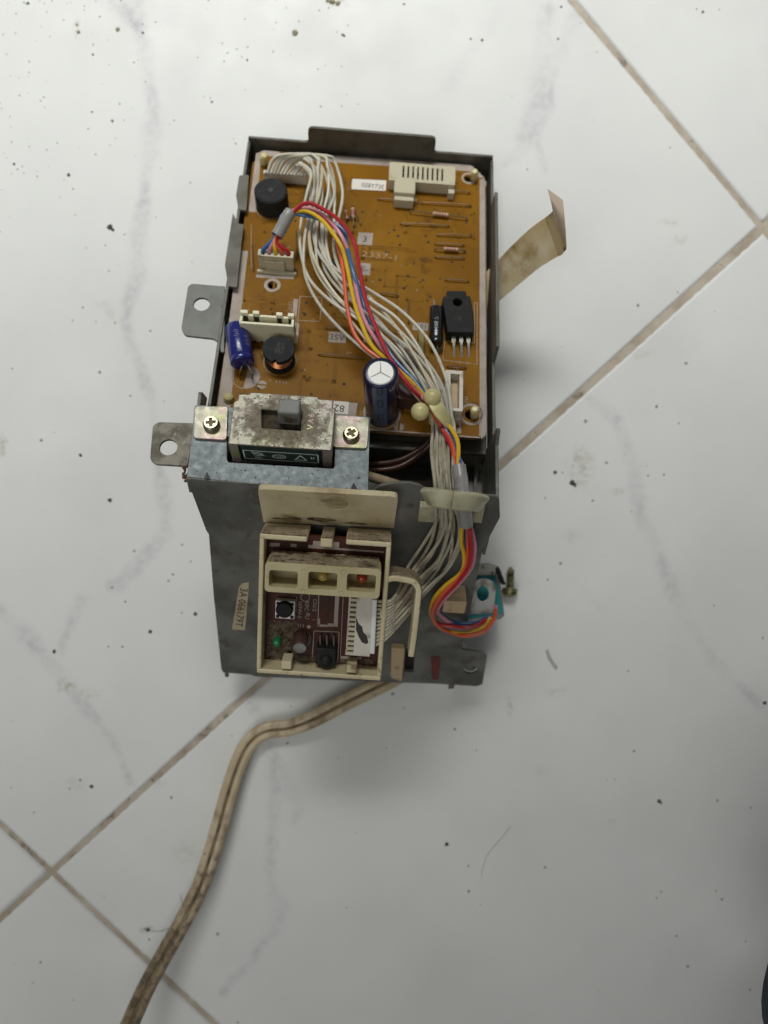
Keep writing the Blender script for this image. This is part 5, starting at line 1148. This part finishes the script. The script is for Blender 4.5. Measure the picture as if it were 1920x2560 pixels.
for i, c in enumerate(pinorder):
    up1, hp, mid, low = CW[c]; x, y = CON5[i]
    pts = [toworld(PF, (x, y, 3)), toworld(PF, (x, y + .3, 7.5))]
    off = (i - 2) * 3.2
    pts += [PW(686 + off * .8, 604 + off * .3, 10), PW(702 + off * .7, 574 + off * .3, 12), PW(722 + off * .5, 537 + off * .6, 14)]
    n_ = len(up1); hs = [hp + 2.5 - abs(k - 2) * .1 if k < 3 else hp for k in range(n_)]; hs[-1] = 9; hs[-2] = 10.5
    pts += pp(up1, hs)
    pts += pp(mid, lin(9, 13, len(mid)))
    pts += [C(1150 + off * .7, 1190, 211), C(1158 + off * .7, 1250, 207), C(1163 + off * .7, 1295, 212)]
    m_ = len(low)
    for k, (x, y) in enumerate(low):
        t_ = k / (m_ - 1); hq = 4.0 + 2.5 * math.sin(PI * min(t_ * 1.6, 1)) + i * .5
        if x < 1182 or k < m_ - 5: pts.append(QW(x, y, hq))
        else: pts.append(C(x, y, 255.5 - i * .5 + (x - 1182) * .085))
    mb = MB(); mb.tube(smooth_path(pts, 6), .64, 9)
    obj('wire', mb, M[c], ch, 0, c + ' wire from the board to the motor')
def sleeve(pts, r, sq=1.0):
    path = smooth_path(pts, 6); mb = MB(); n = 14
    so = [(r * math.cos(2 * PI * k / n), r * sq * math.sin(2 * PI * k / n)) for k in range(n)]
    mb.sweep(path, so, cap=False); mb.sweep(path, [(a * .86, b * .86) for a, b in so], cap=False)
    m0 = 0
    obj('sleeve', mb, M['sleeve'], ch)
sleeve([PW(692, 590, 11), PW(703, 571, 12), PW(719, 541, 13.8), PW(726, 532, 14)], 2.0)
sleeve([C(1147, 1166, 212), C(1152, 1200, 210.5), C(1158, 1250, 207.3), C(1163, 1290, 211.2), C(1165, 1310, 213.5)], 2.05)

# ------------------------------------------------------------------ motor and loose screw on the tiles
mo = thing('stepper_motor', 'small teal topped motor with a holed steel tab lying beside the chassis', 'motor', G(1220, 1490, 0))
mo_c = lambda x, y, d: C(x, y, d)
def slab(pts, d, thick, m, name, parent, bevel=.3, label=None, hole=None):
    v = [C(x, y, d) for x, y in pts]; mb = MB(); z = v[0].z
    mb.prism([(p.x, p.y) for p in v], z - thick, z, [hole] if hole else ()); return obj(name, mb, m, parent, bevel, label)
slab([(1168, 1420), (1236, 1414), (1247, 1420), (1262, 1540), (1250, 1549), (1160, 1560)], 270, 15.5, M['motor'], 'can', mo, .6)
slab([(1170, 1438), (1238, 1434), (1259, 1534), (1166, 1550)], 268.5, 1.2, M['teal'], 'top_label', mo, .2)
slab([(1186, 1414), (1236, 1410), (1246, 1418), (1240, 1438), (1188, 1440)], 266, 2.2, M['motor'], 'mounting_plate', mo, .6)
h_c = C(1207, 1484, 262); hx = abs(C(1222, 1484, 262).x - h_c.x); hy = abs(C(1207, 1503, 262).y - h_c.y)
slab(round_poly([(1166, 1490), (1178, 1466), (1190, 1450), (1212, 1446), (1232, 1452), (1240, 1470), (1234, 1534), (1172, 1536), (1160, 1520)], 10), 262, 1.2, M['motor_tab'], 'mounting_tab', mo, .3, hole=circ(h_c.x, h_c.y, hx, 22, hy))
mb = MB(); mb.sweep([C(1242, 1419, 266), C(1250, 1440, 267), C(1257, 1458, 268)], [(.7, -1.5), (.7, 1.5), (-.7, 1.5), (-.7, -1.5)], up=(0, 0, 1), smooth=False); obj('side_edge', mb, M['black'], mo, .2)
lo = thing('loose_screw', 'loose tarnished pan head screw lying on the tile beside the motor', 'screw', G(1276, 1460, 0))
o0 = G(1275, 1478, 2.6); ax = (G(1277, 1420, 1.6) - o0); L_ = ax.length; mb = MB()
hdir = Vector((0.02, .75, -.30)); 
mb.lathe(0, 0, [(1.0, -2.0), (2.0, -1.75), (2.7, -1.0), (2.85, 0), (2.85, .25), (2.2, .3)], 24, axis=ax + Vector((0, 0, -3)), o=o0)
obj('head', mb, M['screw_old'], lo)
mb = MB(); prof = [(1.2, 0)]
n = 8
for k in range(n): prof += [(1.15, .6 + k * (L_ - 1) / n), (1.55, .9 + k * (L_ - 1) / n), (1.15, 1.25 + k * (L_ - 1) / n)]
prof += [(.5, L_ + .3)]
mb.lathe(0, 0, prof, 16, axis=ax, o=o0); mb.lathe(0, 0, [(3.1, .7), (3.1, 1.0)], 20, axis=ax + Vector((.6, 0, 0)), o=o0); obj('shank', mb, M['screw_old'], lo)

# ------------------------------------------------------------------ twin-core power cord
pc = thing('power_cord', 'grimy beige twin core cord coming from under the chassis and bending down across the tiles', 'cord', G(560, 2000, 0))
keys = [(1060, 1645, 281), (1000, 1686, 280), (949, 1713, 279), (868, 1753, 279), (781, 1798, 280.5), (723, 1819, 281.5), (666, 1827, 282), (628, 1852, 282), (599, 1902, 281.5), (570, 1989, 280.5), (546, 2076, 279.5), (523, 2151, 279), (499, 2221, 278.5), (458, 2302, 277), (400, 2406, 274), (360, 2481, 270.5), (325, 2560, 266), (285, 2650, 260), (250, 2740, 252)]
path = smooth_path([C(*k) for k in keys], 9)
r_ = 1.62; sec = []
for k in range(9): a = math.radians(160 - 320 * k / 8); sec.append((1.62 + r_ * math.cos(a), r_ * math.sin(a)))
for k in range(9): a = math.radians(340 - 320 * k / 8); sec.append((-1.62 + r_ * math.cos(a), r_ * math.sin(a)))
mb = MB(); mb.sweep(path, sec, up=(0, 0, 1)); obj('jacket', mb, M['cord'], pc)
mb = MB(); mb.sweep([p + Vector((0, 0, .80)) for p in path], [(.75, -.5), (.60, .22), (0, .1), (-.60, .22), (-.75, -.5)], up=(0, 0, 1)); obj('groove_grime', mb, M['cord_groove'], pc)

# ------------------------------------------------------------------ knee of the person squatting at the lower right
def denim():
    m = mat('dark_denim', (.030, .042, .062), .9, var=((.018, .024, .036), 60, .4, .65)); nt = m.node_tree; N = nt.nodes; L = nt.links
    tc = N.new('ShaderNodeTexCoord'); mp = N.new('ShaderNodeMapping'); mp.inputs['Rotation'].default_value = (0, 0, .5)
    w = N.new('ShaderNodeTexWave'); w.inputs['Scale'].default_value = 330; w.inputs['Distortion'].default_value = 1.2; w.inputs['Detail'].default_value = 3
    bp = N.new('ShaderNodeBump'); bp.inputs['Strength'].default_value = .8; bp.inputs['Distance'].default_value = .0006
    L.new(tc.outputs['Object'], mp.inputs[0]); L.new(mp.outputs[0], w.inputs['Vector']); L.new(w.outputs['Fac'], bp.inputs['Height']); L.new(bp.outputs[0], N['Principled BSDF'].inputs['Normal'])
    return m
kn = thing('person', 'knee in dark blue denim of a person squatting at the lower right corner', 'person', (262, -250, 0))
mb = MB(); ctrl = [((262, -250, 0), 38), ((215, -200, 35), 44), ((178, -158, 72), 50), ((155.2, -140.5, 90), 51), ((178, -170, 122), 54), ((225, -240, 165), 60), ((320, -360, 205), 70)]
pa = smooth_path([c for c, r in ctrl], 6); rr = smooth_path([(r, 0, 0) for c, r in ctrl], 6)
ns = 72
def ksec(t): 
    r = rr[min(int(round(t * (len(rr) - 1))), len(rr) - 1)].x
    return [((r + .9 * math.sin(k * .7 + t * 30)) * math.cos(2 * PI * k / ns), (r + .9 * math.sin(k * .7 + t * 30)) * math.sin(2 * PI * k / ns)) for k in range(ns)]
mb.sweep(pa, ksec); obj('trouser_leg', mb, denim(), kn)
